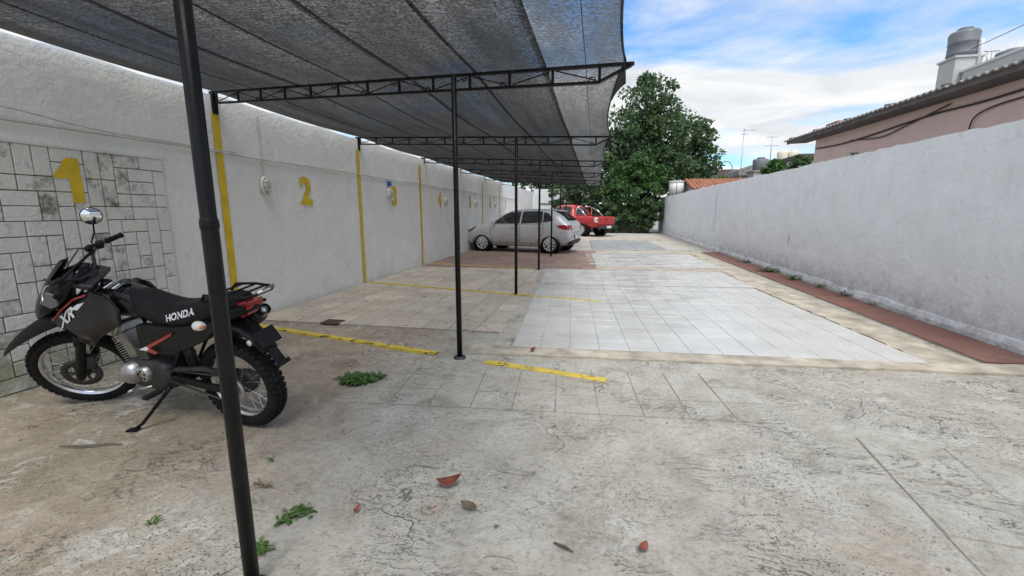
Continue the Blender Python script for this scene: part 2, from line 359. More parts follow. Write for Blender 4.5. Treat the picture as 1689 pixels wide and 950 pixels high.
def evaluated(o):
    bpy.context.view_layer.update(); dg = bpy.context.evaluated_depsgraph_get()
    me = bpy.data.meshes.new_from_object(o.evaluated_get(dg)); o.modifiers.clear(); o.data = me; return me
def bvh_of(me):
    return BVHTree.FromPolygons([v.co.copy() for v in me.vertices], [tuple(p.vertices) for p in me.polygons])
def patch(poly, to3, bvh, direction, off=.004, cuts=3, thick=.0):
    """flat outline cut finely and laid onto a body surface"""
    bm = bmesh.new(); vs = [bm.verts.new(to3(u, v)) for u, v in poly]; bm.faces.new(vs)
    bmesh.ops.triangulate(bm, faces=bm.faces[:])
    for _ in range(cuts): bmesh.ops.subdivide_edges(bm, edges=bm.edges[:], cuts=1, use_grid_fill=True)
    d = Vector(direction); miss = []
    for v in bm.verts:
        h = bvh.ray_cast(v.co, d)
        if h[0] is None:
            h2 = bvh.find_nearest(v.co); v.co = h2[0] - d * off
        else: v.co = h[0] - d * off
    m = MB(); idx = {v: i for i, v in enumerate(bm.verts)}
    m.add([v.co.copy() for v in bm.verts], [tuple(idx[v] for v in f.verts) for f in bm.faces], True); bm.free(); return m

# ------------------------------------------------------------------ ground and floors
XL, XR = -4.75, 4.5
SK = -.2375                       # the bays run askew to the walls
g = MB().add([(-600, -600, -.06), (600, -600, -.06), (600, 900, -.06), (-600, 900, -.06)], [(0, 1, 2, 3)])
tag(g.build('ground', 'bare_ground'), kind='structure')
def grid(x0, x1, y0, y1, nx, ny, zf):
    vs = [(x0 + (x1 - x0) * i / nx, y0 + (y1 - y0) * j / ny, zf(x0 + (x1 - x0) * i / nx, y0 + (y1 - y0) * j / ny)) for j in range(ny + 1) for i in range(nx + 1)]
    fs = [(j * (nx + 1) + i, j * (nx + 1) + i + 1, (j + 1) * (nx + 1) + i + 1, (j + 1) * (nx + 1) + i) for j in range(ny) for i in range(nx)]
    return vs, fs
def fz(x, y):
    a = .006 * (noise.noise((x * 1.3, y * 1.3, 0)) ) + .003 * noise.noise((x * 5, y * 5, 3))
    if x < -1.6 and y < 5: a += min(1, (-1.6 - x)) * .008 * noise.noise((x * 3.5, y * 3.5, 9))
    return a - .006
lot = tag(MB().add(*grid(-4.8, 4.6, -4, 36, 94, 400, fz), True).build('lot_floor', 'worn_concrete'), kind='structure')

def tile_field(name, x0, y0, nx, ny, sx, sy, mat, bed, ang=0, gap=.006, zb=.012, th=.008, skip=None, jit=.0012, piece='floor_tile', bedmargin=.0, rag=0):
    root = MB()
    W_, H_ = nx * sx, ny * sy
    root.add([(-bedmargin, -bedmargin, zb), (W_ + bedmargin, -bedmargin, zb), (W_ + bedmargin, H_ + bedmargin, zb), (-bedmargin, H_ + bedmargin, zb),
              (-bedmargin, -bedmargin, -.03), (W_ + bedmargin, -bedmargin, -.03), (W_ + bedmargin, H_ + bedmargin, -.03), (-bedmargin, H_ + bedmargin, -.03)],
             [(0, 1, 2, 3), (0, 4, 5, 1), (1, 5, 6, 2), (2, 6, 7, 3), (3, 7, 4, 0)])
    o = tag(root.build(name, bed), kind='structure'); o.location = (x0, y0, 0); o.rotation_euler.z = R_(ang)
    mes = []
    for q in range(5):
        a, b = sx / 2 - gap / 2, sy / 2 - gap / 2; c = .0025; b_ = MB()
        j = lambda: random.uniform(-rag, rag)
        top = [(-a + c + j(), -b + c + j(), th), (a - c + j(), -b + c + j(), th), (a - c + j(), b - c + j(), th), (-a + c + j(), b - c + j(), th)]
        bot = [(p[0] * 1.012, p[1] * 1.012, th - .003) for p in top]; low = [(p[0], p[1], -.006) for p in bot]
        b_.add(top + bot + low, [(0, 1, 2, 3)] + [(k, k + 4, (k + 1) % 4 + 4, (k + 1) % 4) for k in range(4)] + [(k + 4, k + 8, (k + 1) % 4 + 8, (k + 1) % 4 + 4) for k in range(4)])
        mes.append(b_.mesh(piece, mat))
    for j in range(ny):
        for i in range(nx):
            if skip and skip(i, j): continue
            t = bpy.data.objects.new(piece, random.choice(mes)); C.objects.link(t); t.parent = o
            t.location = (sx * (i + .5), sy * (j + .5), zb + random.uniform(-jit, jit)); t.rotation_euler = (random.gauss(0, .0018), random.gauss(0, .0018), random.gauss(0, .002))
    return o
# white glazed tiles: three fields down the drive
tile_field('white_tile_floor', -.87, 4.57, 13, 13, .32, .325, 'white_tile', 'white_grout', 3.2, .0032)
tile_field('white_tile_floor', -1.10, 8.92, 13, 7, .328, .325, 'white_tile', 'white_grout', 3.2, .0032)
tile_field('white_tile_floor', .06, 12.02, 10, 11, .33, .33, 'white_tile', 'white_grout', 3.2, .0032)
# cream tiles of the bays, red tiles under the parked car, grey slabs beyond
tile_field('bay_tile_floor', -4.70, 5.12, 10, 15, .36, .398, 'cream_tile', 'tile_bed', 0, .010, .006, .006, rag=.005, jit=.002)
tile_field('red_tile_floor', -4.70, 11.14, 12, 14, .395, .395, 'red_tile', 'tile_bed', 0, .008, .008, .006, rag=.002)
tile_field('grey_slab_floor', -.1, 17.5, 5, 8, .58, .66, 'grey_slab', 'tile_bed', 2, .012, .008, .008, piece='paving_slab', rag=.004)
# slabs showing through the worn concrete in front
tile_field('slab_floor', -1.9, 2.95, 10, 3, .33, .31, 'worn_concrete', 'slab_joint', 4.5, .006, -.003, .006, piece='paving_slab', rag=.004, jit=.0015)
tile_field('slab_floor', 1.52, .75, 6, 5, .47, .47, 'worn_concrete', 'slab_joint', -6, .007, -.003, .006, piece='paving_slab', rag=.006, jit=.0015)
# red slab path along the right wall
tile_field('red_slab_path', 3.86, 4.95, 1, 14, .56, .86, 'red_slab', 'mortar_beige', 0, .010, .012, .010, piece='paving_slab', rag=.006)

def band(name, pts, mat, z=.014, rag=.02, res=.12, kind='structure', label=None):
    """ragged flat strip: list of (x, y, halfwidth) along its length"""
    L, Rr = [], []
    for (a, b) in zip(pts[:-1], pts[1:]):
        p, q = Vector(a[:2]), Vector(b[:2]); n = max(1, int((q - p).length / res)); d = (q - p).normalized(); s_ = Vector((-d.y, d.x))
        for k in range(n + (b is pts[-1])):
            f = k / n; c = p.lerp(q, f); hw = a[2] + (b[2] - a[2]) * f
            L.append(c + s_ * (hw + random.uniform(-rag, rag))); Rr.append(c - s_ * (hw + random.uniform(-rag, rag)))
    m = MB(); n = len(L)
    vs = [(*p, z) for p in L] + [(*p, z) for p in Rr] + [(*p, -.02) for p in L] + [(*p, -.02) for p in Rr]
    fs = [(i, i + 1, n + i + 1, n + i) for i in range(n - 1)] + [(2 * n + i, 2 * n + i + 1, i + 1, i) for i in range(n - 1)] + [(n + i, n + i + 1, 3 * n + i + 1, 3 * n + i) for i in range(n - 1)]
    m.add(vs, fs); o = m.build(name, mat); o['kind'] = kind; return o
band('cement_band', [(-1.3, 4.40, .13), (1.5, 4.56, .12), (3.2, 4.70, .13), (4.5, 4.78, .17)], 'mortar_beige', .016)
band('cement_band', [(3.55, 4.78, .24), (3.36, 9.2, .24), (3.42, 12.0, .22), (3.6, 17.2, .2)], 'mortar_beige', .010, .03)
band('cement_band', [(-1.0, 4.55, .11), (-1.12, 8.9, .10), (-1.25, 11.1, .12)], 'worn_concrete', .013, .03)
band('cement_band', [(-1.1, 11.45, .20), (1.0, 11.68, .19), (3.3, 11.80, .2)], 'mortar_beige', .008, .03)
band('cement_band', [(-.02, 12.1, .07), (-.25, 15.4, .07), (-.3, 17.2, .09)], 'mortar_beige', .014, .02)
band('cement_band', [(-.2, 16.3, .42), (3.6, 16.7, .45)], 'worn_concrete', .007, .08)
band('cement_band', [(-.2, 17.28, .14), (3.6, 17.6, .16)], 'mortar_beige', .012, .05)
band('cement_band', [(-4.7, 23.9, 1.0), (4.4, 24.6, 1.1)], 'mortar_beige', .006, .12)
# painted bay lines on the floor
def floor_line(x0, x1, yk, gaps=(), w_=.042, z=.022):
    def at(x): return yk + SK * (x + 1.35)
    o = band('bay_line', [(x0, at(x0), w_), ((x0 + x1) / 2, at((x0 + x1) / 2), w_ * 1.05), (x1, at(x1), w_)], 'yellow_floor_paint', z, .004, .1); return o
floor_line(-4.7, -1.62, 4.13, z=.0145); floor_line(-1.05, .14, 4.13, z=.008, w_=.05)
for yk in (7.55, 11.0): floor_line(-4.65, .1 if yk < 8 else -1.6, yk, z=.024)

# ------------------------------------------------------------------ left wall
TOP = 2.925
def slab_wall(x0, x1, y0, y1, zt, ny, nzv, face, amp=.006, topvar=.0):
    """wall running along Y; `face` is the x of the visible side, gently uneven"""
    m = MB(); vs = []; other = x1 if face == x0 else x0; s_ = 1 if face == x1 else -1
    for j in range(ny + 1):
        y = y0 + (y1 - y0) * j / ny; zt_ = zt(y) if callable(zt) else zt
        for k in range(nzv + 1):
            z = -.05 + (zt_ + .05) * k / nzv
            vs.append((face + s_ * amp * (noise.noise((y * 1.1, z * 1.4, 5)) + .5 * noise.noise((y * 4, z * 4, 1))), y, z))
        vs.append((other, y, zt_)); vs.append((other, y, -.05))
    n = nzv + 3; fs = []
    for j in range(ny):
        for k in range(n): fs.append((j * n + k, j * n + (k + 1) % n, (j + 1) * n + (k + 1) % n, (j + 1) * n + k))
    fs += [tuple(range(n)), tuple(ny * n + k for k in range(n))[::-1]]
    return m.add(vs, fs)
lw = empty('boundary_wall', (XL, 0, 0))
tag(lw, 'tall white rendered wall with yellow bay numbers and a patch of blockwork', 'wall')
slab_wall(-.22, 0, -4, 33.6, lambda y: TOP + .035 * noise.noise((y * 1.6, 0, 0)) + .02 * noise.noise((y * 6, 2, 0)), 190, 16, 0).build('render', 'left_wall_paint', lw)
for yk in (4.94, 8.30, 11.47, 14.75, 18.2, 21.6):
    vs, fs = grid(yk - .055, yk + .055, .02, 2.72, 2, 40, lambda a, b: 0)
    MB().add([(.014, a + random.uniform(-.003, .003), b) for a, b, _ in vs], fs).build('painted_stripe', 'yellow_wall_paint', lw)
def wall_text(t, y, z, size, bold=.012, wide=1.0):
    vs, fs = text_mesh(t, size, bold); MB().add([(.0135, y + p.x * wide, z + p.y) for p in vs], fs).build('painted_number', 'yellow_wall_paint', lw)
for t, y, z in (('2', 6.60, 1.80), ('3', 9.87, 1.83), ('4', 12.98, 1.82), ('5', 16.3, 1.82), ('6', 19.6, 1.82), ('7', 23.0, 1.82)):
    wall_text(t, y, z, .60, .022)
one = [(3.225, 1.975), (3.325, 1.975), (3.335, 1.575), (3.235, 1.575), (3.232, 1.79), (3.115, 1.79), (3.115, 1.815), (3.165, 1.88)]
MB().prism(one, lambda u, v, s_: (.0300 + .002 * s_, u, v)).build('painted_number', 'yellow_wall_paint', lw)
# blockwork patch: 2:1 blocks and half blocks on a 0.105 m module
U = .1285; y0b, nyb, nzb = 1.96, 17, 16; occ = set(); blocks = []; rb = random.Random(3)
for k in range(nzb - 1, -1, -1):
    for j in range(nyb):
        if (j, k) in occ: continue
        opts = []
        if (j + 1, k) not in occ and j + 1 < nyb: opts += [(2, 1)] * (3 if (j // 2 + k) % 2 else 1)
        if (j, k - 1) not in occ and k > 0: opts += [(1, 2)] * (3 if (j // 2 + k) % 2 == 0 else 1)
        if rb.random() < .12 or not opts: opts = [(1, 1)]
        a, b = rb.choice(opts)
        for p in range(a):
            for q in range(b): occ.add((j + p, k - q))
        blocks.append((j, k - b + 1, a, b))
MB().box((.004, y0b + nyb * U / 2, nzb * U / 2), (.012, nyb * U, nzb * U)).build('mortar', 'joint_dark', lw)
bm_cache = {}
for (j, k, a, b) in blocks:
    edge = j + a >= nyb - 1
    mt = 'brick_paint_clean' if (edge or (j > 13 and rb.random() < .6)) else 'brick_paint'
    yc, zc = y0b + (j + a / 2) * U, (k + b / 2) * U
    me = MB().box((0, 0, 0), (.026, a * U - .010, b * U - .010)).xf(lambda p: p + Vector((0, yc, zc)) + Vector((0, rb.uniform(-.002, .002), rb.uniform(-.002, .002)))).mesh('brick', mt)
    o = bpy.data.objects.new('brick', me); C.objects.link(o); o.parent = lw; o.location = (.0145 + rb.uniform(-.0025, .001), 0, 0)
    bv = o.modifiers.new('b', 'BEVEL'); bv.width = .0035; bv.segments = 1
MB().box((.016, y0b + nyb * U / 2, nzb * U + .012), (.032, nyb * U, .03)).build('ledge', 'brick_paint', lw, bevel=.004)

# cables and lamps on that wall
def cable(name, pts, r, mat, label, cat, group=None, n=6, steps=5):
    P = [Vector(p) for p in pts]; out = []
    for i in range(len(P) - 1):
        a, b, c, d = P[max(i - 1, 0)], P[i], P[i + 1], P[min(i + 2, len(P) - 1)]
        for k in range(steps):
            t = k / steps
            out.append(.5 * ((2 * b) + (c - a) * t + (2 * a - 5 * b + 4 * c - d) * t * t + (3 * b - a - 3 * c + d) * t ** 3))
    out.append(P[-1]); return tag(MB().tube(out, r, n).build(name, mat), label, cat, group)
XW = XL + .018
cable('wall_conduit', [(XW, y, 2.24 - .004 * (y - 2) * .6 + (.01 if i % 2 else -.006)) for i, y in enumerate((-1, 1, 2.85, 4.6, 5.6, 7.6, 9.6, 11.4, 13.4, 16, 19, 22, 26))], .011, 'conduit_shaded', 'thin pale conduit running level along the numbered white wall', 'conduit')
cable('wall_cable', [(XW + .005, -1, 2.42), (XW, 1.5, 2.37), (XW + .004, 2.8, 2.335), (XW, 3.5, 2.27), (XW, 4.3, 2.262), (XW, 5.2, 2.262)], .006, 'conduit_shaded', 'slack pale cable above the blockwork patch', 'cable')
lamp_names = ('2, the one under a straight drop pipe', '3, hung below the small blue box', '4', '5', '6')
def bulkhead(y, z, lab):
    r = empty('bulkhead_lamp', (XL + .012, y, z))
    ring = lambda x, s_: [(x, math.cos(a) * .085 * s_, math.sin(a) * .14 * s_) for a in [2 * math.pi * k / 24 for k in range(24)]]
    MB().loft([ring(-.01, 1), ring(.03, 1), ring(.045, .9), ring(.045, .74), ring(.035, .74)]).build('housing', 'lamp_white', r)
    MB().loft([ring(.034, .74), ring(.06, .70), ring(.08, .5), ring(.086, .2)]).build('glass', 'lamp_glass', r)
    for zz_ in (-.06, 0, .06):
        hw = .085 * .8 * math.sqrt(1 - (zz_ / .14) ** 2)
        MB().tube([(.045, -hw, zz_), (.085, -hw * .7, zz_), (.094, 0, zz_), (.085, hw * .7, zz_), (.045, hw, zz_)], .0045, 6).build('guard_bar', 'lamp_white', r)
    MB().tube([(.045, 0, -.12), (.088, 0, -.07), (.097, 0, 0), (.088, 0, .07), (.045, 0, .12)], .0045, 6).build('guard_bar', 'lamp_white', r)
    return tag(r, lab, 'lamp', 'oval lamps on the numbered wall')
for (y, z), lab in zip(((5.66, 1.86), (9.58, 1.90), (13.45, 1.80), (17.0, 1.80), (20.4, 1.8)),
        ('oval caged wall lamp beside number two, under a straight drop pipe', 'oval caged wall lamp overlapping number three, below a blue box', 'oval caged wall lamp just past number four', 'oval caged wall lamp just past number five', 'oval caged wall lamp just past number six')):
    bulkhead(y, z, lab)
    n_ = lab.split('number ')[1].split(',')[0]
    cable('drop_pipe', [(XW, y - .02, 2.84 if n_ == 'two' else 2.23), (XW, y, 2.5 if n_ == 'two' else 2.1), (XW, y, z + .13)], .009, 'conduit_shaded', 'short vertical pipe feeding the oval lamp at number ' + n_, 'pipe', 'drop pipes to the wall lamps')
tag(MB().box((XL + .03, 9.58, 2.12), (.06, .12, .10)).box((XL + .062, 9.58, 2.12), (.008, .08, .06)).build('junction_box', 'blue_plastic', bevel=.006), 'small blue junction box above the lamp at number three', 'junction box')

# ------------------------------------------------------------------ right wall
rw = empty('boundary_wall', (XR, 0, 0)); tag(rw, 'rough grey-white rendered wall beside the red slab path', 'wall')
def rtop(y): return 2.485 + .03 * noise.noise((y * .9, 3, 0)) + .025 * noise.noise((y * 5, 7, 0)) - (.05 if y > 24 else 0)
slab_wall(0, .2, -4, 33.4, rtop, 330, 24, 0, .016).build('render', 'right_wall_paint', rw)
base = MB(); rings = []
for j in range(260):
    y = -4 + j * .144; t_ = .055 + .03 * noise.noise((y * 1.5, 1, 1)); h_ = .13 + .05 * noise.noise((y * 1.1, 4, 4))
    rings.append([(.02, y, -.03), (-t_, y, -.03), (-t_ * .9, y, h_ * .5), (-t_ * .35, y, h_), (.02, y, h_ + .02)])
base.loft(rings, smooth=False).build('base_fillet', 'right_wall_paint', rw)
cr = MB()
for (y, z0, z1) in ((18.0, .75, 2.25), (27.0, 1.0, 1.9), (11.3, .72, .95)):
    n = 9; pts = [Vector((-.018, y + random.uniform(-.05, .05), z0 + (z1 - z0) * k / (n - 1))) for k in range(n)]
    cr.add([p + Vector((0, s_ * .012, 0)) for p in pts for s_ in (-1, 1)], [(2 * k, 2 * k + 1, 2 * k + 3, 2 * k + 2) for k in range(n - 1)])
cr.build('crack', 'joint_dark', rw)

# ------------------------------------------------------------------ carport frames
def make_frame():
    r = empty('carport_frame', (0, 0, 0), (0, 0, math.atan(SK)))
    SL = -.062; zt = lambda u: 2.735 + SL * u; u0, u1 = -3.46, 1.62; dp = .125
    p = MB().tube([(0, 0, -.01), (0, 0, 1.45), (0, 0, 1.47), (0, 0, 2.74)], [.0275, .0275, .0255, .0255], 16).build('post', 'black_paint', r)
    MB().lathe([(.0, .018), (.06, .016), (.065, .0), (.065, -.01)], (0, 0, 0), 'z', 16).build('base_flange', 'dark_metal', p)
    MB().bar((u0, 0, zt(u0)), (u1 + .02, 0, zt(u1 + .02)), .03, .026).build('top_chord', 'black_paint', r)
    MB().bar((u0, 0, zt(u0) - dp), (u1 - .25, 0, zt(u1 - .25) - dp), .03, .022).build('bottom_chord', 'black_paint', r)
    MB().bar((u1 - .26, 0, zt(u1 - .25) - dp), (u1, 0, zt(u1) - .01), .03, .022).build('end_brace', 'black_paint', r)
    us = [u0 + .04 + (u1 - .25 - u0 - .04) * k / 12 for k in range(13)]
    for k, u in enumerate(us): MB().bar((u, 0, zt(u)), (u, 0, zt(u) - dp), .02, .02, (0, 1, 0)).build('strut', 'black_paint', r)
    for k in range(12):
        a, b = us[k], us[k + 1]; s_ = k % 2
        pts = [(a + .03, 0, zt(a) - (.02 if s_ else dp - .02)), (b - .03, 0, zt(b) - (dp - .02 if s_ else .02))]
        q = Vector(pts[1]); sg = 1 if s_ else -1
        curl = [q + Vector((-.03 + .03 * math.cos(t), 0, sg * .028 * math.sin(t))) for t in [0, .8, 1.6, 2.4, 3.2]]
        MB().tube([pts[0]] + curl, .0055, 6).build('scroll_brace', 'black_paint', r)
    MB().box((u0 - .03, 0, 2.83), (.07, .06, .27)).build('wall_bracket', 'black_paint', r, bevel=.004)
    return tag(r, 'x', 'carport frame', 'black carport frames holding up the shade net')
FR = [(-1.30, 1.28, 'black steel carport frame whose post stands in front of the motorcycle'),
      (-1.34, 4.13, 'black steel carport frame with its post between the two pieces of nearest yellow floor line'),
      (-1.37, 7.57, 'black steel carport frame meeting the wall between numbers two and three'),
      (-1.40, 11.02, 'black steel carport frame meeting the wall between numbers three and four'),
      (-1.42, 14.40, 'black steel carport frame with its post just in front of the silver car'),
      (-1.42, 17.85, 'black steel carport frame with its post just behind the silver car'),
      (-1.42, 21.3, 'black steel carport frame at the end of the net towards the red pickup')]
f0 = make_frame()
for i, (x, y, lab) in enumerate(FR):
    o = f0 if i == 0 else copy_tree(f0); o.location = (x, y, 0); o['label'] = lab
MB().lathe([(.0265, 1.435), (.0295, 1.442), (.030, 1.455), (.0285, 1.47), (.025, 1.478)], (0, 0, 0), 'z', 16).box((.029, 0, 1.455), (.012, .02, .02)).build('weld_collar', 'black_paint', [k for k in kids(f0) if k.name.startswith('post')][0])
# shade net
ys = [.55, 1.28, 4.13, 7.57, 11.02, 14.40, 17.85, 21.3]
net = empty('shade_net', (0, 0, 0)); tag(net, 'dark woven shade net stretched over the carport frames', 'shade net')
def netpt(x, s_, up=0.0, ripple=1):
    i = min(int(s_), len(ys) - 2); f_ = s_ - i; y = ys[i] + (ys[i + 1] - ys[i]) * f_ + SK * (x + 1.35)
    sag = -.035 * math.sin(math.pi * f_) * ripple
    z = 2.757 - .060 * (x + 1.35) + sag + up + .008 * noise.noise((x * 2.3, y * .9, 0)) * (math.sin(math.pi * f_)) - .012 * math.sin((x + 4.7) * math.pi / .72) ** 2 * math.sin(math.pi * f_)
    return (x, y, z)
def xe(s_):
    f_ = s_ - int(min(s_, len(ys) - 1.0001)); return .19 - .09 * math.sin(math.pi * f_) ** .8
NS = 14 * 7
def net_strip(xa, xb, nx, mat, up, name, edge=False):
    m = MB(); vs = []
    for j in range(NS + 1):
        s_ = min(j / 14, 6.99999)
        for i in range(nx + 1):
            xr = xe(j / 14 if j < NS else 6) if edge else xb
            if edge: xr = .19 - .09 * abs(math.sin(math.pi * j / 14)) ** .8
            vs.append(netpt(xa + (xr - xa) * i / nx, s_, up))
    fs = [(j * (nx + 1) + i, j * (nx + 1) + i + 1, (j + 1) * (nx + 1) + i + 1, (j + 1) * (nx + 1) + i) for j in range(NS) for i in range(nx)]
    return m.add(vs, fs, True).build(name, mat, net)
seams = [-4.70, -3.98, -3.26, -2.54, -1.82, -1.10, -.45]
for k in range(6): net_strip(seams[k] - (.04 if k else 0), seams[k + 1], 6, 'shade_net', .002 * (k % 2), 'net_panel')
net_strip(-.49, .23, 8, 'shade_net_single', .004, 'edge_panel', True)
for x in seams[1:] + [-.12]:
    for dx in ((0, -.045) if x in (-3.26, -1.82, -.45) else (0,)):
        MB().tube([Vector(netpt(x + dx, min(j / 14, 6.9999), -.004)) for j in range(NS + 1)], .0030, 5).build('seam', 'cable_black', net)
MB().tube([Vector(netpt(.19 - .09 * abs(math.sin(math.pi * j / 14)) ** .8, min(j / 14, 6.9999), .0)) for j in range(NS + 1)], .009, 6).build('hem', 'cable_black', net)
# the hem's turned-down flap at the corners of the frames
for i in range(1, 7):
    m = MB(); vs = []
    for k in range(9):
        f_ = (k - 4) / 4 * .30; s_ = i + f_; x = .19 - .09 * abs(math.sin(math.pi * s_)) ** .8; dpt = .15 * (1 - abs(f_) / .30) ** 1.2 + .02
        a = Vector(netpt(x, max(0, min(s_, 6.9999)))); vs += [a, a + Vector((.01, 0, -dpt))]
    m.add(vs, [(2 * k, 2 * k + 1, 2 * k + 3, 2 * k + 2) for k in range(8)], True).build('corner_flap', 'shade_net', net)

# ------------------------------------------------------------------ motorcycle (x forward, y left, z up; baked steering)
RAKE = R_(27); HEAD = Vector((.93, 0, .93)); SAX = Vector((-math.sin(RAKE), 0, math.cos(RAKE))); STEER = .60
ROT = Matrix.Rotation(STEER, 3, SAX)
def steer(p): return HEAD + ROT @ (Vector(p) - HEAD)
LEAN = .163
mc = empty('motorcycle', (-2.44, 2.513, .004), (-LEAN, 0, 3.053), 1.03)
tag(mc, 'black trail motorcycle with red graphics leaning on its side stand by the blockwork', 'motorcycle')
def st(m): return m.xf(steer)
def moto_wheel(name, c, R, w_, rimr, front):
    f = (lambda m: st(m)) if front else (lambda m: m)
    cx, _, cz = c
    hubm = MB().lathe([(.012, -.075), (.03, -.07), (.032, -.05), (.05, -.045), (.052, -.03), (.028, -.025), (.028, .03), (.052, .035), (.05, .05), (.03, .055), (.012, .075)], c, 'y', 20)
    if not front: hubm.lathe([(.0, -.07), (.075, -.068), (.082, -.05), (.082, -.01), (.0, -.005)], c, 'y', 24)
    wh = f(hubm).build(name, 'dark_metal', mc)
    prof = [(rimr + .004, -w_ * .36), (rimr + .02, -w_ * .46), ((R + rimr) / 2, -w_ * .52), (R - .022, -w_ * .47), (R - .008, -w_ * .30), (R - .003, 0), (R - .008, w_ * .30), (R - .022, w_ * .47), ((R + rimr) / 2, w_ * .52), (rimr + .02, w_ * .46), (rimr + .004, w_ * .36)]
    ty = f(MB().lathe(prof, c, 'y', 64)).build('tyre', 'rubber', wh)
    kn = MB(); n = 44
    for k in range(n):
        a = 2 * math.pi * (k + .0) / n
        for row, (yy, rr, tilt) in enumerate(((-w_ * .41, R - .014, -.75), (-w_ * .15, R - .002, -.1), (w_ * .15, R - .002, .1), (w_ * .41, R - .014, .75))):
            aa = a + (.5 if row in (1, 2) else 0) * 2 * math.pi / n
            bx = MB().box((0, 0, 0), (2 * math.pi * R / n * .62, w_ * .22, .016))
            M = Matrix.Translation(Vector(c)) @ Matrix.Rotation(-aa, 4, 'Y') @ Matrix.Translation((0, yy, rr)) @ Matrix.Rotation(-tilt, 4, 'X') @ Matrix.Rotation(.35 * (1 if row % 2 else -1), 4, 'Z')
            kn.add([M @ p for p in bx.v], bx.f)
    f(kn).build('tread_blocks', 'rubber', ty)
    rp = [(rimr + .014, -w_ * .36), (rimr + .012, -w_ * .31), (rimr - .006, -w_ * .27), (rimr - .012, -w_ * .1), (rimr - .014, 0), (rimr - .012, w_ * .1), (rimr - .006, w_ * .27), (rimr + .012, w_ * .31), (rimr + .014, w_ * .36), (rimr + .006, w_ * .2), (rimr + .004, 0), (rimr + .006, -w_ * .2)]
    f(MB().lathe(rp, c, 'y', 56, True)).build('rim', 'chrome', wh)
    spk = MB(); n = 36
    for k in range(n):
        s_ = 1 if k % 2 else -1; a = 2 * math.pi * k / n; b = a + (.42 if (k // 2) % 2 else -.42)
        spk.tube([(cx + .05 * math.cos(b), s_ * .038, cz + .05 * math.sin(b)), (cx + (rimr - .012) * math.cos(a), s_ * .006, cz + (rimr - .012) * math.sin(a))], .0019, 5, caps=False)
    f(spk).build('spokes', 'chrome', wh)
    return wh
FA, RA = (1.36, 0, .325), (-.07, 0, .315)
fwh = moto_wheel('front_wheel', FA, .325, .085, .252, True)
rwh = moto_wheel('rear_wheel', RA, .315, .112, .228, False)
dk = MB().lathe([(.078, .062), (.122, .062), (.122, .067), (.078, .067)], FA, 'y', 40, True)
for k in range(6):
    a = k * math.pi / 3; dk.bar((FA[0] + .04 * math.cos(a), .062, FA[2] + .04 * math.sin(a)), (FA[0] + .085 * math.cos(a + .3), .064, FA[2] + .085 * math.sin(a + .3)), .016, .006, (0, 1, 0))
for k in range(18):
    a = k * math.pi / 9; dk.lathe([(.0045, .0675), (.0075, .0685)], (FA[0] + (.095 + .014 * (k % 2)) * math.cos(a), 0, FA[2] + (.095 + .014 * (k % 2)) * math.sin(a)), 'y', 6)
st(dk).build('brake_disc', 'dark_metal', fwh)
sp_ = MB().lathe([(.06, .085), (.098, .085), (.098, .091), (.06, .091)], RA, 'y', 40, True)
for k in range(40):
    a = k * math.pi / 20; sp_.box((RA[0] + .101 * math.cos(a), .088, RA[2] + .101 * math.sin(a)), (.009, .006, .009), Euler((0, -a, 0)))
for k in range(5):
    a = k * math.pi * .4; sp_.bar((RA[0] + .03 * math.cos(a), .088, RA[2] + .03 * math.sin(a)), (RA[0] + .065 * math.cos(a), .088, RA[2] + .065 * math.sin(a)), .022, .006, (0, 1, 0))
sp_.build('sprocket', 'aluminium', rwh)
# fork, clamps, caliper
for s_ in (1, -1):
    b = Vector((1.345, s_ * .10, .335)); L = lambda t: b + SAX * t
    fk = st(MB().tube([L(-.05), L(-.04), L(.0), L(.30), L(.31)], [.018, .026, .029, .029, .033], 14)).build('fork_leg', 'black_plastic', mc)
    st(MB().tube([L(.60), L(.82)], .0205, 12)).build('stanchion', 'chrome', fk)
    st(MB().tube([L(.30 + .30 * k / 22) for k in range(23)], [.034 if k % 2 else .029 for k in range(23)], 12)).build('gaiter', 'rubber', fk)
st(MB().box((1.26, .075, .42), (.075, .05, .11), Euler((0, -.5, 0)))).build('brake_caliper', 'dark_metal', mc, bevel=.008)
st(MB().tube([(1.27, .09, .46), (1.23, .125, .62), (1.12, .12, .80), (1.06, .06, .98), (1.0, -.1, 1.08)], .005, 6)).build('brake_hose', 'cable_black', mc)
for z_, nm in ((.62, 'lower_clamp'), (.79, 'upper_clamp')):
    c = Vector((1.345, 0, .335)) + SAX * z_ + Vector((-.03, 0, 0))
    st(MB().box(c, (.10, .27, .035), Euler((0, -RAKE, 0)))).build(nm, 'dark_metal', mc, bevel=.008)
MB().tube([HEAD - SAX * .11, HEAD + SAX * .07], .032, 14).build('steering_head', 'black_plastic', mc)
# high front mudguard, steered
path = [(1.735, .560, .022, .008), (1.70, .600, .044, .018), (1.60, .680, .062, .034), (1.48, .752, .072, .046), (1.36, .805, .078, .052), (1.24, .836, .084, .052), (1.12, .846, .088, .046), (.99, .82, .075, .03), (.90, .765, .055, .014)]
rings = []
for x, z_, hw, dr in path:
    up = [(x, hw * t, z_ + .012 - dr * 1.6 * abs(t) ** 2.2) for t in (-1, -.7, -.35, 0, .35, .7, 1)]
    rings.append(up + [(p[0] - .003, p[1] * .95, p[2] - .009) for p in up[::-1]])
fen = st(MB().loft(rings)).build('front_mudguard', 'black_plastic', mc, sub=1)
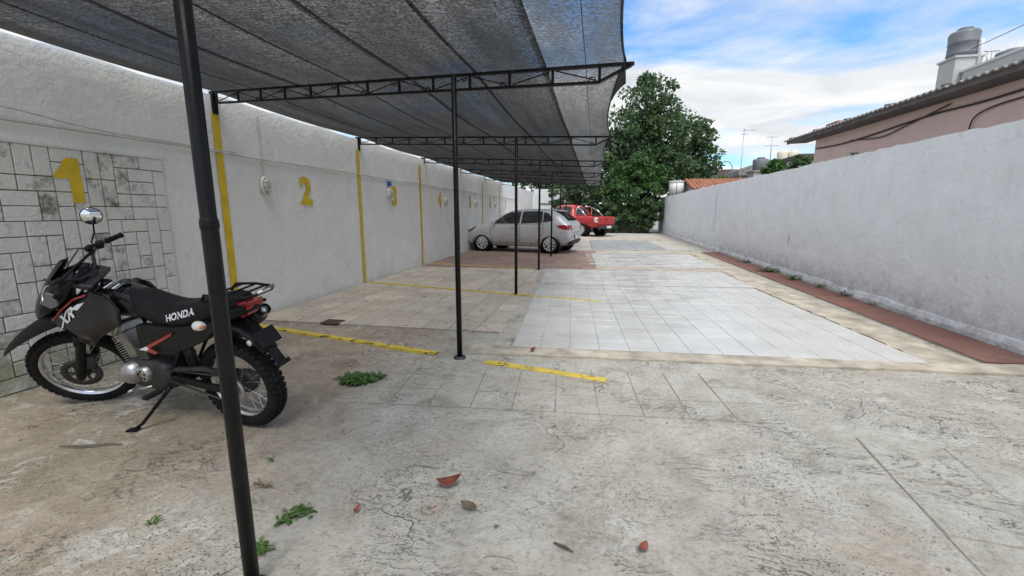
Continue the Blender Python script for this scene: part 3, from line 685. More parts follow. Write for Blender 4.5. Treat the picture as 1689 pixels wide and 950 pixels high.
# headlight mask, steered
def ell(c, ry, rz, tilt, n=16, pw=2.6):
    out = []
    for k in range(n):
        a = 2 * math.pi * k / n; ca, sa = math.cos(a), math.sin(a)
        y_ = ry * math.copysign(abs(ca) ** (2 / pw), ca); z2 = rz * math.copysign(abs(sa) ** (2 / pw), sa)
        out.append(Vector((c[0] - math.sin(tilt) * z2, c[1] + y_ * (1 - .18 * max(0, sa)), c[2] + math.cos(tilt) * z2)))
    return out
mk = st(MB().loft([ell((1.335, 0, .90), .06, .07, .45), ell((1.30, 0, .92), .115, .125, .50), ell((1.23, 0, .955), .145, .180, .58), ell((1.14, 0, 1.00), .150, .195, .68), ell((1.05, 0, 1.02), .140, .16, .74), ell((1.01, 0, 1.02), .11, .11, .78)])).build('headlight_mask', 'black_gloss', mc, sub=1)
st(MB().loft([ell((1.320, 0, .875), .075, .058, .42), ell((1.332, 0, .872), .066, .050, .42), ell((1.338, 0, .870), .03, .024, .42)])).build('headlight', 'lamp_glass', mk)
ws = [(1.27, 1.01, .11), (1.20, 1.08, .10), (1.125, 1.15, .075), (1.07, 1.20, .03)]
rr = []
for x, z_, hw in ws:
    u = [(x - .05 * t * t, hw * t, z_) for t in (-1, -.6, 0, .6, 1)]; rr.append(u + [(p[0] - .006, p[1], p[2] - .004) for p in u[::-1]])
st(MB().loft(rr)).build('fly_screen', 'black_gloss', mk, sub=1)
st(MB().prism([(1.215, .985), (1.145, 1.055), (1.105, 1.02), (1.13, .945), (1.18, .93)], lambda u, v, s_: (u, .138 + .016 * s_, v))).build('mask_grey_patch', 'grey_tank', mk, bevel=.006)  # grey patch on the left side of the mask
st(MB().lathe([(.0, .02), (.042, .02), (.048, .01), (.048, -.03), (.0, -.04)], (1.03, .02, 1.095), 'z', 20).box((1.02, 0, 1.035), (.15, .22, .09), Euler((0, .3, 0)))).build('instrument', 'black_plastic', mk, bevel=.012)
# handlebar with grips, levers, mirror
hb = []
half = [(.955, .035, 1.075), (.965, .10, 1.082), (.985, .17, 1.125), (.985, .225, 1.15), (.955, .30, 1.155), (.905, .405, 1.145)]
pts = [(x, -y, z) for x, y, z in half[::-1]] + half
bar = st(MB().tube(pts, .0115, 10)).build('handlebar', 'dark_metal', mc)
st(MB().box((.955, 0, 1.045), (.05, .09, .06))).build('bar_clamp', 'dark_metal', bar, bevel=.006)
st(MB().tube([(.985, -.21, 1.145), (.985, .21, 1.145)], .009, 8)).build('crossbar', 'black_plastic', bar)
for s_ in (1, -1):
    a, b = Vector((.947, s_ * .315, 1.153)), Vector((.902, s_ * .412, 1.144)); d = (b - a)
    st(MB().tube([a + d * t for t in (-.1, 0, .05, .2, .35, .5, .65, .8, .95, 1, 1.02, 1.06)], [.014, .017, .0185, .0165, .0185, .0165, .0185, .0165, .0185, .019, .021, .02], 14)).build('grip', 'rubber', bar)
    st(MB().box((.968, s_ * .262, 1.156), (.045, .07, .045), Euler((0, 0, -s_ * .4)))).build('switch_housing', 'black_plastic', bar, bevel=.01)
    st(MB().tube([(.99, s_ * .235, 1.15), (1.035, s_ * .27, 1.145), (1.02, s_ * .34, 1.135), (.985, s_ * .41, 1.125)], [.008, .007, .006, .007], 8)).build('lever', 'aluminium' if s_ > 0 else 'dark_metal', bar)
    st(MB().tube([(.985, s_ * .25, 1.15), (1.06, s_ * .20, 1.17), (1.12, s_ * .1, 1.10), (1.05, s_ * .03, .98)], .005, 6)).build('control_cable', 'cable_black', bar)
st(MB().lathe([(0, .02), (.022, .018), (.022, -.018), (0, -.02)], (1.015, -.225, 1.155), 'y', 12)).build('brake_reservoir', 'black_plastic', bar)
MI = Vector((.915, -.27, 1.365))
mir = st(MB().tube([(.985, -.235, 1.155), (.99, -.24, 1.19), (.955, -.262, 1.245), (.93, -.268, 1.31), (.925, -.27, 1.345)], .0052, 8)).build('mirror_stem', 'black_plastic', mc)
MR = Matrix.Rotation(-1.02, 3, 'Z') @ Matrix.Rotation(.12, 3, 'Y')
def disc(r, prof): m = MB().lathe(prof, (0, 0, 0), 'x', 28); m.v = [MI + MR @ p for p in m.v]; return st(m)
disc(0, [(0, .022), (.035, .018), (.056, .006), (.059, -.004), (.054, -.0045)]).build('mirror_shell', 'black_plastic', mir)
disc(0, [(0, -.006), (.053, -.0052), (.054, -.003)]).build('mirror_glass', 'mirror_glass', mir)
# fixed parts: frame
fr = MB().tube([(.93, 0, .90), (.75, 0, .86), (.50, 0, .78), (.42, 0, .60), (.43, 0, .30)], .021, 10)
fr.tube([(.95, 0, .85), (.90, 0, .62), (.84, 0, .34), (.78, 0, .25), (.60, 0, .225), (.44, 0, .26)], .018, 10)
for s_ in (1, -1):
    fr.tube([(.50, s_ * .06, .78), (.20, s_ * .10, .80), (-.10, s_ * .10, .86), (-.34, s_ * .08, .90)], .012, 8)
    fr.tube([(.43, s_ * .09, .36), (.25, s_ * .10, .60), (.0, s_ * .10, .83)], .011, 8)
fr.build('frame', 'black_plastic', mc)
sw = MB()
for s_ in (1, -1): sw.bar((.45, s_ * .085, .345), (-.10, s_ * .108, .315), .026, .05)
sw.bar((.33, -.09, .342), (.33, .09, .342), .05, .045); sw.build('swingarm', 'black_plastic', mc, bevel=.005)
MB().tube([(.47, .098, .41), (-.06, .098, .417)], .007, 6).tube([(.47, .098, .33), (-.06, .098, .213)], .007, 6).build('chain', 'dark_metal', mc)
MB().prism([(.36, .44), (.10, .475), (-.10, .455), (-.16, .40), (-.13, .39), (-.08, .425), (.1, .445), (.36, .415)], lambda u, v, s_: (u, .088 + .026 * s_, v)).build('chain_guard', 'dark_metal', mc, bevel=.004)
MB().tube([(.30, 0, .36), (.36, 0, .68)], .03, 12).tube([(.30 + .06 * t / 40, .0 + .038 * math.cos(t * .9), .38 + .28 * t / 40) for t in range(0, 41)], .007, 6).build('shock_absorber', 'dark_metal', mc)
# engine
en = MB()
def rrect(x, y0, hx, hz, z_, n=20, pw=3.5):
    return [Vector((x + hx * math.copysign(abs(math.cos(a)) ** (2 / pw), math.cos(a)), y0, z_ + hz * math.copysign(abs(math.sin(a)) ** (2 / pw), math.sin(a)))) for a in [2 * math.pi * k / n for k in range(n)]]
en.loft([rrect(.63, -.145, .13, .08, .355), rrect(.63, -.125, .185, .115, .355), rrect(.635, 0, .21, .13, .35), rrect(.635, .095, .20, .12, .355), rrect(.635, .115, .17, .10, .355)])
eo = en.build('engine', 'dark_metal', mc)
ca = Vector((.775, 0, .44)); cd = Vector((.36, 0, .93)).normalized()
fin = MB()
for k in range(11):
    p = ca + cd * (.02 + k * .017); M = Euler((0, math.atan2(cd.x, cd.z), 0))
    fin.box(p, (.155 - (.02 if k > 7 else 0), .17, .006), M)
fin.box(ca + cd * .10, (.10, .12, .20), M); fin.build('cylinder_fins', 'aluminium', eo)
MB().box(ca + cd * .235, (.14, .14, .06), M).lathe([(0, .09), (.035, .088), (.04, .07), (.04, -.07), (0, -.09)], ca + cd * .25, 'y', 16).build('cylinder_head', 'aluminium', eo, bevel=.01)
MB().lathe([(0, .185), (.03, .183), (.062, .172), (.078, .150), (.082, .11)], (.745, 0, .375), 'y', 28).build('generator_cover', 'aluminium', eo)
sc = MB().lathe([(0, .150), (.046, .150), (.054, .142), (.056, .11)], (.628, 0, .375), 'y', 24); sc.build('sprocket_cover', 'aluminium', eo)
hl = MB()
for k in range(5):
    a = k * 1.257 + .3; hl.lathe([(0, .1515), (.010, .1515), (.011, .149)], (.628 + .03 * math.cos(a), 0, .375 + .03 * math.sin(a)), 'y', 8)
hl.build('cover_holes', 'black_plastic', eo)
MB().box((.62, .07, .52), (.10, .08, .09)).tube([(.70, .0, .56), (.58, .03, .56), (.42, .04, .60)], .028, 10).build('carburettor', 'dark_metal', eo, bevel=.01)
MB().box((.885, .045, .575), (.05, .035, .03)).build('ignition_cap', 'clear_lens', eo, bevel=.005)
ex = MB().tube([(.86, -.05, .57), (.93, -.07, .53), (.95, -.11, .40), (.86, -.15, .26), (.65, -.17, .24), (.42, -.17, .30), (.28, -.165, .45)], .020, 12)
exo = ex.build('exhaust_pipe', 'dark_metal', mc)
MB().tube([(.30, -.165, .43), (.22, -.165, .50), (-.02, -.155, .66), (-.20, -.145, .775), (-.225, -.143, .79)], [.025, .05, .056, .054, .04], 18).build('silencer', 'dark_metal', exo)
MB().tube([(-.205, -.145, .778), (-.25, -.142, .806), (-.262, -.1415, .8135)], [.043, .040, .036], 18, caps=False).tube([(-.2, -.145, .775), (-.252, -.142, .807)], .022, 12).build('silencer_tip', 'chrome', exo)
# tank
tk = MB().loft([[Vector((x, hw * math.cos(a) * (1 if math.sin(a) < 0 else .92), z0 + (hz * math.sin(a)))) for a in [2 * math.pi * k / 16 for k in range(16)]] for x, hw, z0, hz in ((.50, .07, .84, .06), (.54, .105, .85, .085), (.62, .13, .865, .105), (.74, .145, .875, .115), (.86, .145, .875, .115), (.95, .12, .87, .10), (.99, .06, .87, .05))])
to = tk.build('tank', 'black_gloss', mc, sub=1)
MB().lathe([(0, .028), (.028, .027), (.032, .02), (.032, 0)], (.72, 0, .985), 'z', 18).build('filler_cap', 'dark_metal', to)
for k, x in enumerate((.80, .765, .72, .69)):
    MB().prism([(x, .02), (x + .018, .02), (x + .006, .085), (x - .012, .085)], lambda u, v, s_: (u, v, .9945 - 1.1 * max(0, v - .02) ** 2 * 4 + .002 * s_)).build('tank_graphic', 'white_graphic' if k % 2 == 0 else 'grey_tank', to)
# shrouds with red flash and lettering
SH = [(.70, .955), (.84, .975), (.97, .945), (1.10, .865), (1.215, .775), (1.19, .725), (1.12, .68), (1.04, .585), (.97, .575), (.88, .64), (.76, .70), (.66, .74), (.62, .85)]
def shy(u, v): return .135 + .055 * max(0, (u - .72)) / .45 + .012 * math.sin((v - .6) * 8)
for s_ in (1, -1):
    bm_ = bmesh.new(); bm_.faces.new([bm_.verts.new((u, 0, v)) for u, v in SH]); bmesh.ops.triangulate(bm_, faces=bm_.faces[:])
    for _ in range(2): bmesh.ops.subdivide_edges(bm_, edges=bm_.edges[:], cuts=1, use_grid_fill=True)
    ix = {v: i for i, v in enumerate(bm_.verts)}; P = [(v.co.x, v.co.z) for v in bm_.verts]; F_ = [tuple(ix[v] for v in f.verts) for f in bm_.faces]; bm_.free()
    sh = MB().add([(u, s_ * shy(u, v), v) for u, v in P], F_, True).build('shroud', 'black_gloss', mc)
    sm_ = sh.modifiers.new('solid', 'SOLIDIFY'); sm_.thickness = .008; sm_.offset = -1
    fl = [(.86, .955), (.97, .925), (1.10, .845), (1.20, .765), (1.197, .756), (1.095, .833), (.965, .913), (.86, .945)]
    MB().prism(fl, lambda u, v, q: (u, s_ * (shy(u, v) + .003 + .002 * q), v)).build('red_flash', 'red_graphic', sh)
    tv, tf = text_mesh('XR', .11, .004, .35)
    tm = MB().add([(1.075 - p.x * 1.0 * s_ - (0), 0, .785 + p.y * .9 + (.0) - p.x * s_ * (-.62) * -1 * -1) for p in tv], tf)
    tm.v = [Vector((p.x, s_ * (shy(p.x, p.z) + .0045), p.z)) for p in tm.v]; tm.build('lettering', 'white_graphic', sh)
    MB().prism([(.885, .90), (.95, .885), (1.01, .85), (.96, .845)], lambda u, v, q: (u, s_ * (shy(u, v) + .003 + .002 * q), v)).build('white_flash', 'white_graphic', sh)
# seat
seat = []
for x, hw, zt, hz in ((.635, .07, .955, .05), (.58, .10, .955, .075), (.48, .115, .92, .085), (.36, .125, .888, .085), (.25, .132, .880, .085), (.12, .138, .905, .085), (-.02, .138, .945, .08), (-.14, .13, .965, .07), (-.23, .11, .968, .055), (-.27, .07, .958, .035)):
    ring = []
    for k in range(18):
        a = 2 * math.pi * k / 18; ca_, sa_ = math.cos(a), math.sin(a); pw = 2 / 3.2
        ring.append(Vector((x, hw * math.copysign(abs(ca_) ** pw, ca_) * (1.0 if sa_ < .2 else .96), zt - hz + hz * math.copysign(abs(sa_) ** pw, sa_))))
    seat.append(ring)
se = MB().loft(seat).build('seat', 'seat_vinyl', mc, sub=1)
sme = evaluated(se); sbv = bvh_of(sme)
for s_ in (1, -1):
    tv, tf = text_mesh('HONDA', .062, .0022)
    tm = MB().add([(.128 - p.x * s_ * 1.12, 0, .846 + p.y * .95 + p.x * s_ * .30 * s_ * s_) for p in tv], tf)
    out = []
    for p in tm.v:
        h_ = sbv.ray_cast(Vector((p.x, s_ * .5, p.z)), Vector((0, -s_, 0))); out.append(Vector((p.x, (h_[0].y if h_[0] else s_ * .138) + s_ * .002, p.z)))
    tm.v = out; tm.build('lettering', 'white_graphic', se)
# side panels
SP = [(.56, .60), (.52, .76), (.40, .765), (.20, .765), (.02, .79), (-.14, .825), (-.16, .78), (-.06, .70), (.10, .63), (.24, .585), (.38, .555), (.48, .56)]
for s_ in (1, -1):
    pl = MB().prism(SP, lambda u, v, q: (u, s_ * (.095 + (.042 + .02 * math.sin(max(0, min(1, (v - .55) / .3)) * 3.14)) * q), v)).build('side_panel', 'black_plastic', mc, bevel=.012)
    MB().prism([(.525, .590), (.37, .66), (.19, .738), (.21, .715), (.33, .655), (.44, .605), (.375, .58), (.40, .565)], lambda u, v, q: (u, s_ * (.1605 + .0025 * q), v)).build('red_chevron', 'red_graphic', pl)
    MB().prism([(.535, .588), (.46, .618), (.445, .600), (.47, .585)], lambda u, v, q: (u, s_ * (.1635 + .002 * q), v)).build('white_tip', 'white_graphic', pl)
# tail: fender, lamp, rack, plate holder, flap
tf_ = MB().loft([[(x, hw * t, zt - .03 * abs(t) ** 3) for t in (-1, -.6, 0, .6, 1)] + [(x, hw * t, zb) for t in (1, .6, 0, -.6, -1)] for x, hw, zt, zb in ((.05, .10, .87, .80), (-.12, .11, .91, .80), (-.26, .095, .93, .82), (-.36, .07, .935, .88))])
tail = tf_.build('tail_cowl', 'black_plastic', mc, sub=1)
MB().prism([(-.185, .835), (-.215, .915), (-.365, .938), (-.345, .885), (-.285, .825)], lambda u, v, q: (u, -.06 + .12 * q, v)).build('tail_light', 'red_lens', tail, bevel=.012)
mud = MB().loft([[(x, hw * t, z_ + .012 - .02 * t * t) for t in (-1, -.5, 0, .5, 1)] + [(x, hw * t, z_ - .016) for t in (1, .5, 0, -.5, -1)] for x, z_, hw in ((-.02, .80, .09), (-.15, .79, .085), (-.24, .745, .075), (-.32, .67, .066), (-.375, .605, .06))])
mu = mud.build('rear_mudguard', 'black_plastic', mc)
MB().box((-.375, 0, .685), (.012, .16, .11), Euler((0, .55, 0))).build('plate_holder', 'black_plastic', mu, bevel=.004)
MB().prism([(-.36, .61), (-.395, .615), (-.455, .515), (-.44, .50)], lambda u, v, q: (u, -.03 + .06 * q, v)).box((-.455, 0, .512), (.02, .10, .03), Euler((0, .5, 0))).build('mud_flap', 'rubber', mu, bevel=.004)
MB().lathe([(0, .01), (.018, .006), (.02, 0)], (-.30, .07, .665), 'y', 10).build('reflector', 'clear_lens', mu)
rk = MB().tube([(-.06, .105, .945), (-.10, .115, .985), (-.25, .125, .99), (-.40, .11, .985), (-.435, .06, .985), (-.435, -.06, .985), (-.40, -.11, .985), (-.25, -.125, .99), (-.10, -.115, .985), (-.06, -.105, .945)], .009, 8)
for x in (-.16, -.25, -.34): rk.tube([(x, .118, .988), (x, -.118, .988)], .007, 8)
for s_ in (1, -1): rk.tube([(-.37, s_ * .11, .985), (-.28, s_ * .09, .925), (-.15, s_ * .10, .90)], .008, 8)
rk.build('rear_rack', 'black_plastic', mc)
MB().tube([(-.41, -.10, .995), (-.435, -.04, .992), (-.435, .05, .992)], .011, 8).build('rack_end', 'chrome', mc)
for s_ in (1, -1):
    for (x, z_, y0, y1, stf) in ((-.13, .835, .09, .20, 0),):
        stm = MB().tube([(x + .02, s_ * y0, z_), (x, s_ * y1, z_)], .008, 8); bo = MB().lathe([(0, -.045), (.018, -.04), (.029, -.015), (.030, .01), (.02, .03), (0, .036)], (x, s_ * (y1 + .02), z_), 'x', 14)
        bu = MB().lathe([(0, -.05), (.010, -.046), (.012, -.03)], (x - .004, s_ * (y1 + .03), z_), 'x', 10)
        if stf: st(stm); st(bo); st(bu)
        so_ = stm.build('indicator', 'black_plastic', mc); bo.build('lens', 'clear_lens', so_); bu.build('bulb', 'orange_lens', so_)
MB().tube([(.42, .13, .30), (.47, .155, .24), (.585, .265, .075), (.62, .30, .052)], [.014, .012, .011, .010], 10).box((.625, .305, .050), (.07, .045, .010), Euler((LEAN, 0, .3))).build('side_stand', 'black_plastic', mc)
for s_ in (1, -1): MB().tube([(.47, s_ * .10, .29), (.47, s_ * .16, .285)], .010, 8).box((.475, s_ * .215, .285), (.05, .105, .022)).build('footpeg', 'rubber', mc, bevel=.005)
MB().tube([(.56, .15, .30), (.66, .165, .275), (.70, .17, .275)], .007, 8).tube([(.70, .165, .275), (.70, .215, .275)], .010, 8).build('gear_lever', 'aluminium', mc)
MB().tube([(.56, -.15, .30), (.72, -.19, .26)], .008, 8).build('brake_pedal', 'dark_metal', mc)

# ------------------------------------------------------------------ cars
def car_body(st_, arches, ar, mat, root, extra_cut=None, sub=2):
    rings = []
    for x, zb, zt, zbelt, ws_, wm, wb, wr in st_:
        zm = zb + (zbelt - zb) * .55
        half = [(0, zb), (ws_ * .75, zb), (ws_, zb + .05), (wm, zm), ((wm + wb) / 2 + .008, zm + (zbelt - zm) * .72), (wb, zbelt), (wr + (wb - wr) * .12, zt - (zt - zbelt) * .16), (wr * .72, zt - .012), (0, zt)]
        ring = [(x, y, z) for y, z in half] + [(x, -y, z) for y, z in half[-2:0:-1]]
        rings.append(ring)
    o = MB().loft(rings).build('body', mat, root, sub=sub)
    cuts = []
    for ax in arches:
        for s_ in (1, -1):
            c = MB().lathe([(0, -.25), (ar, -.25), (ar, .25), (0, .25)], (ax, s_ * .82, ar * .86), 'y', 40).build('cut', mat); c.modifiers.clear(); cuts.append(c)
    if extra_cut: cuts.append(extra_cut)
    before = bvh_of(bpy.data.meshes.new_from_object((bpy.context.view_layer.update(), o.evaluated_get(bpy.context.evaluated_depsgraph_get()))[1]))
    for c in cuts:
        b = o.modifiers.new('b', 'BOOLEAN'); b.operation = 'DIFFERENCE'; b.object = c; b.solver = 'EXACT'
    me = evaluated(o)
    for p in me.polygons: p.use_smooth = True
    try: me.set_sharp_from_angle(angle=R_(38))
    except Exception: pass
    for c in cuts: bpy.data.objects.remove(c)
    return o, before
def road_wheel(root, x, y, r, w_, s_, spokes=10, rimr=.70, mat='rim_silver'):
    c = (x, y, r)
    wh = MB().lathe([(0, -s_ * .02), (r * .2, -s_ * .02), (r * .2, s_ * .02), (0, s_ * .03)], c, 'y', 16).build('wheel', mat, root)
    MB().lathe([(r * rimr, -w_ * .46), (r * .86, -w_ * .5), (r * .96, -w_ * .42), (r, -w_ * .25), (r, w_ * .25), (r * .96, w_ * .42), (r * .86, w_ * .5), (r * rimr, w_ * .46)], c, 'y', 40).build('tyre', 'rubber', wh)
    MB().lathe([(r * rimr, -w_ * .46), (r * rimr * .96, -w_ * .4), (r * rimr * .94, w_ * .38), (r * rimr, w_ * .46), (r * rimr * 1.03, w_ * .47), (r * rimr * 1.03, -w_ * .47)], c, 'y', 36, True).lathe([(0, -s_ * w_ * .05), (r * rimr * .95, -s_ * w_ * .05)], c, 'y', 24).build('rim_barrel', 'dark_metal', wh)
    sp = MB()
    for k in range(spokes // 2):
        for e in (-1, 1):
            a0 = 2 * math.pi * k / (spokes // 2); a1 = a0 + e * .30
            sp.bar((x + r * .12 * math.cos(a0), y + s_ * w_ * .36, r + r * .12 * math.sin(a0)), (x + r * rimr * .98 * math.cos(a1), y + s_ * w_ * .42, r + r * rimr * .98 * math.sin(a1)), r * .10, .03, (0, 1, 0))
    sp.lathe([(r * rimr * .92, s_ * w_ * .36), (r * rimr * .93, s_ * w_ * .44), (r * rimr * 1.01, s_ * w_ * .45)], c, 'y', 36)
    sp.build('spokes', mat, wh); return wh
def side_patch(root, name, poly, bvh, mat, s_, off=.004, cuts=3):
    return patch(poly, lambda u, v: (u, s_ * 2.0, v), bvh, (0, -s_, 0), off, cuts).build(name, mat, root)
def rear_patch(root, name, poly, bvh, mat, off=.004, cuts=3, front=False):
    return patch(poly, lambda u, v: (7.5 if front else -2.0, u, v), bvh, (-1, 0, 0) if front else (1, 0, 0), off, cuts).build(name, mat, root)
def ribbon(pts, w_=.010):
    """outline of a thin polyline"""
    L, R2 = [], []
    for i, p in enumerate(pts):
        a = Vector(pts[max(i - 1, 0)]); b = Vector(pts[min(i + 1, len(pts) - 1)]); d = (b - a).normalized(); n = Vector((-d.y, d.x)) * w_ / 2
        L.append(tuple(Vector(p) + n)); R2.append(tuple(Vector(p) - n))
    return L + R2[::-1]

hd_ = math.atan2(.215, -.977)
hc = empty('hatchback_car', (-.66, 15.92, .014), (0, 0, hd_), 1.05)
tag(hc, 'silver five-door hatchback parked nose to the white wall on red tiles', 'car')
HS = [(0.00, .40, .80, .74, .56, .66, .62, .56), (0.03, .33, .99, .90, .68, .79, .75, .64), (.10, .28, 1.07, .97, .73, .83, .79, .62), (.28, .25, 1.24, 1.0, .77, .85, .80, .60), (.50, .23, 1.41, 1.005, .79, .86, .81, .585),
      (.72, .21, 1.465, 1.0, .80, .862, .815, .585), (1.3, .19, 1.50, .98, .80, .862, .82, .59), (1.9, .19, 1.495, .96, .80, .862, .82, .59), (2.3, .19, 1.43, .945, .80, .862, .82, .575), (2.65, .19, 1.24, .935, .80, .86, .815, .60),
      (2.98, .19, 1.035, .92, .80, .858, .80, .66), (3.25, .19, .975, .89, .79, .855, .79, .68), (3.6, .20, .90, .83, .77, .84, .77, .65), (3.85, .22, .80, .74, .71, .78, .72, .60), (3.97, .28, .66, .62, .60, .66, .61, .50), (4.0, .34, .57, .53, .48, .55, .50, .4)]
hb_, hv = car_body(HS, (.70, 3.22), .365, 'silver_paint', hc)
for s_ in (1, -1):
    side_patch(hc, 'window', [(2.86, .985), (2.78, 1.02), (2.36, 1.36), (2.10, 1.41), (1.80, 1.42), (1.80, 1.0)], hv, 'car_glass', s_, .006)
    side_patch(hc, 'window', [(1.74, 1.0), (1.74, 1.42), (1.25, 1.42), (1.02, 1.395), (.98, 1.03)], hv, 'car_glass', s_, .006)
    side_patch(hc, 'window', [(.95, 1.035), (.98, 1.385), (.80, 1.33), (.62, 1.15), (.66, 1.09)], hv, 'car_glass', s_, .006)
    for pts in ([(2.88, .96), (2.90, .70), (2.80, .34), (1.82, .33), (1.79, .60), (1.77, .99)], [(1.77, .99), (1.79, .60), (1.80, .34), (1.20, .33), (1.08, .50), (.93, .72), (.94, 1.0)], [(.95, .985), (2.9, .965)]):
        for a, b in zip(pts[:-1], pts[1:]): side_patch(hc, 'panel_gap', ribbon([a, b], .011), hv, 'black_plastic', s_, .002, 3)
    for x in (2.0, 1.06):
        h_ = hv.ray_cast(Vector((x, s_ * 2, .86)), Vector((0, -s_, 0)))[0]
        MB().box((x, h_.y + s_ * .012, .86), (.19, .028, .03)).build('door_handle', 'silver_paint', hc, bevel=.008)
    side_patch(hc, 'sill_trim', [(1.12, .235), (2.84, .235), (2.84, .285), (1.12, .285)], hv, 'silver_paint', s_, .012)
    side_patch(hc, 'headlight', [(3.90, .70), (3.55, .865), (3.48, .86), (3.62, .76), (3.80, .67)], hv, 'car_glass', s_, .006)
    side_patch(hc, 'tail_light', [(.03, .90), (.06, .96), (.30, .965), (.47, .93), (.36, .86), (.20, .81), (.04, .80)], hv, 'red_lens', s_, .010)
    rear_patch(hc, 'tail_light', [(s_ * .44, .84), (s_ * .46, .93), (s_ * .70, .955), (s_ * .70, .81), (s_ * .56, .80)], hv, 'red_lens', .010)
    rear_patch(hc, 'tail_lamp_inset', [(s_ * .46, .86), (s_ * .47, .90), (s_ * .60, .905), (s_ * .60, .86)], hv, 'clear_lens', .014, 2)
    mh = hv.ray_cast(Vector((2.74, s_ * 2, 1.0)), Vector((0, -s_, 0)))[0]
    MB().loft([[(x, mh.y + s_ * (.03 + .17 * t), 1.02 + sz * .065) for x, sz in ((2.70, -1), (2.70, 1), (2.80 - .02 * t, .8), (2.82 - .02 * t, -.8))] for t in (0, .5, 1)]).build('door_mirror', 'silver_paint', hc, sub=2)
    for ax in (.70, 3.22):
        road_wheel(hc, ax, s_ * .745, .315, .20, s_)
        MB().lathe([(.36, -.24), (.36, .02)], (ax, s_ * .82, .314), 'y', 40).lathe([(0, -.21), (.36, -.21)], (ax, s_ * .82, .314), 'y', 30).build('arch_liner', 'black_plastic', hc)
rear_patch(hc, 'rear_window', [(-.56, 1.10), (.56, 1.10), (.50, 1.40), (-.50, 1.40)], hv, 'car_glass', .008, 4)
rear_patch(hc, 'rear_bumper_lower', [(-.70, .30), (.70, .30), (.70, .42), (.50, .46), (-.50, .46), (-.70, .42)], hv, 'black_plastic', .010, 4)
rear_patch(hc, 'bumper_crease', ribbon([(-.74, .46), (-.62, .56), (-.46, .60)], .014), hv, 'black_plastic', .006, 3)
rear_patch(hc, 'bumper_crease', ribbon([(.74, .46), (.62, .56), (.46, .60)], .014), hv, 'black_plastic', .006, 3)
rear_patch(hc, 'plate_recess', [(-.30, .48), (.30, .48), (.32, .63), (-.32, .63)], hv, 'black_plastic', .004, 3)
MB().box((-.012, 0, .555), (.012, .40, .125)).build('number_plate', 'plate_white', hc, bevel=.003)
for a_, b_ in (((-.60, 1.02), (-.58, .70)), ((-.58, .70), (.58, .70)), ((.58, .70), (.60, 1.02))): rear_patch(hc, 'tailgate_gap', ribbon([a_, b_], .009), hv, 'black_plastic', .003, 4)
MB().box((.02, 0, .845), (.02, .10, .07)).build('tailgate_badge', 'chrome', hc, bevel=.01)
rear_patch(hc, 'windscreen', [(-.60, 1.04), (.60, 1.04), (.50, 1.42), (-.50, 1.42)], hv, 'car_glass', .008, 4, True)
MB().prism([(.43, 1.40), (.47, 1.425), (.68, 1.462), (.64, 1.42)], lambda u, v, q: (u, -.47 + .94 * q, v)).build('roof_spoiler', 'silver_paint', hc, bevel=.008)
MB().tube([(1.0, 0, 1.485), (.80, 0, 1.60)], .006, 6).build('aerial', 'black_plastic', hc)

pk = empty('pickup_truck', (.62, 26.6, .012), (0, 0, math.atan2(.60, -.80)), 1.05)
tag(pk, 'red double-cab pickup with a silver sports bar, parked beyond the silver car', 'pickup')
PS = [(0.00, .60, 1.08, 1.02, .74, .80, .80, .76), (0.03, .52, 1.12, 1.06, .84, .90, .88, .85), (.30, .48, 1.13, 1.07, .86, .92, .90, .87), (1.0, .46, 1.13, 1.07, .87, .925, .90, .87), (1.66, .44, 1.13, 1.07, .87, .925, .90, .87),
      (1.72, .44, 1.15, 1.08, .87, .925, .90, .84), (1.84, .44, 1.62, 1.08, .87, .925, .89, .68), (1.98, .44, 1.78, 1.08, .87, .925, .89, .64), (2.6, .44, 1.82, 1.08, .87, .925, .89, .64), (3.2, .44, 1.78, 1.07, .87, .925, .89, .63), (3.5, .44, 1.60, 1.06, .87, .925, .88, .66),
      (3.95, .44, 1.20, 1.05, .87, .92, .87, .74), (4.2, .44, 1.13, 1.02, .87, .92, .86, .74), (4.7, .46, 1.09, 1.0, .86, .91, .85, .72), (5.05, .48, 1.02, .95, .82, .87, .81, .70), (5.22, .52, .92, .86, .72, .76, .72, .62), (5.26, .56, .84, .80, .62, .66, .62, .55)]
cutb = MB().box((.88, 0, 1.02), (1.54, 1.52, .70)).build('cut', 'red_paint')
pb, pv = car_body(PS, (1.05, 4.30), .44, 'red_paint', pk, cutb)
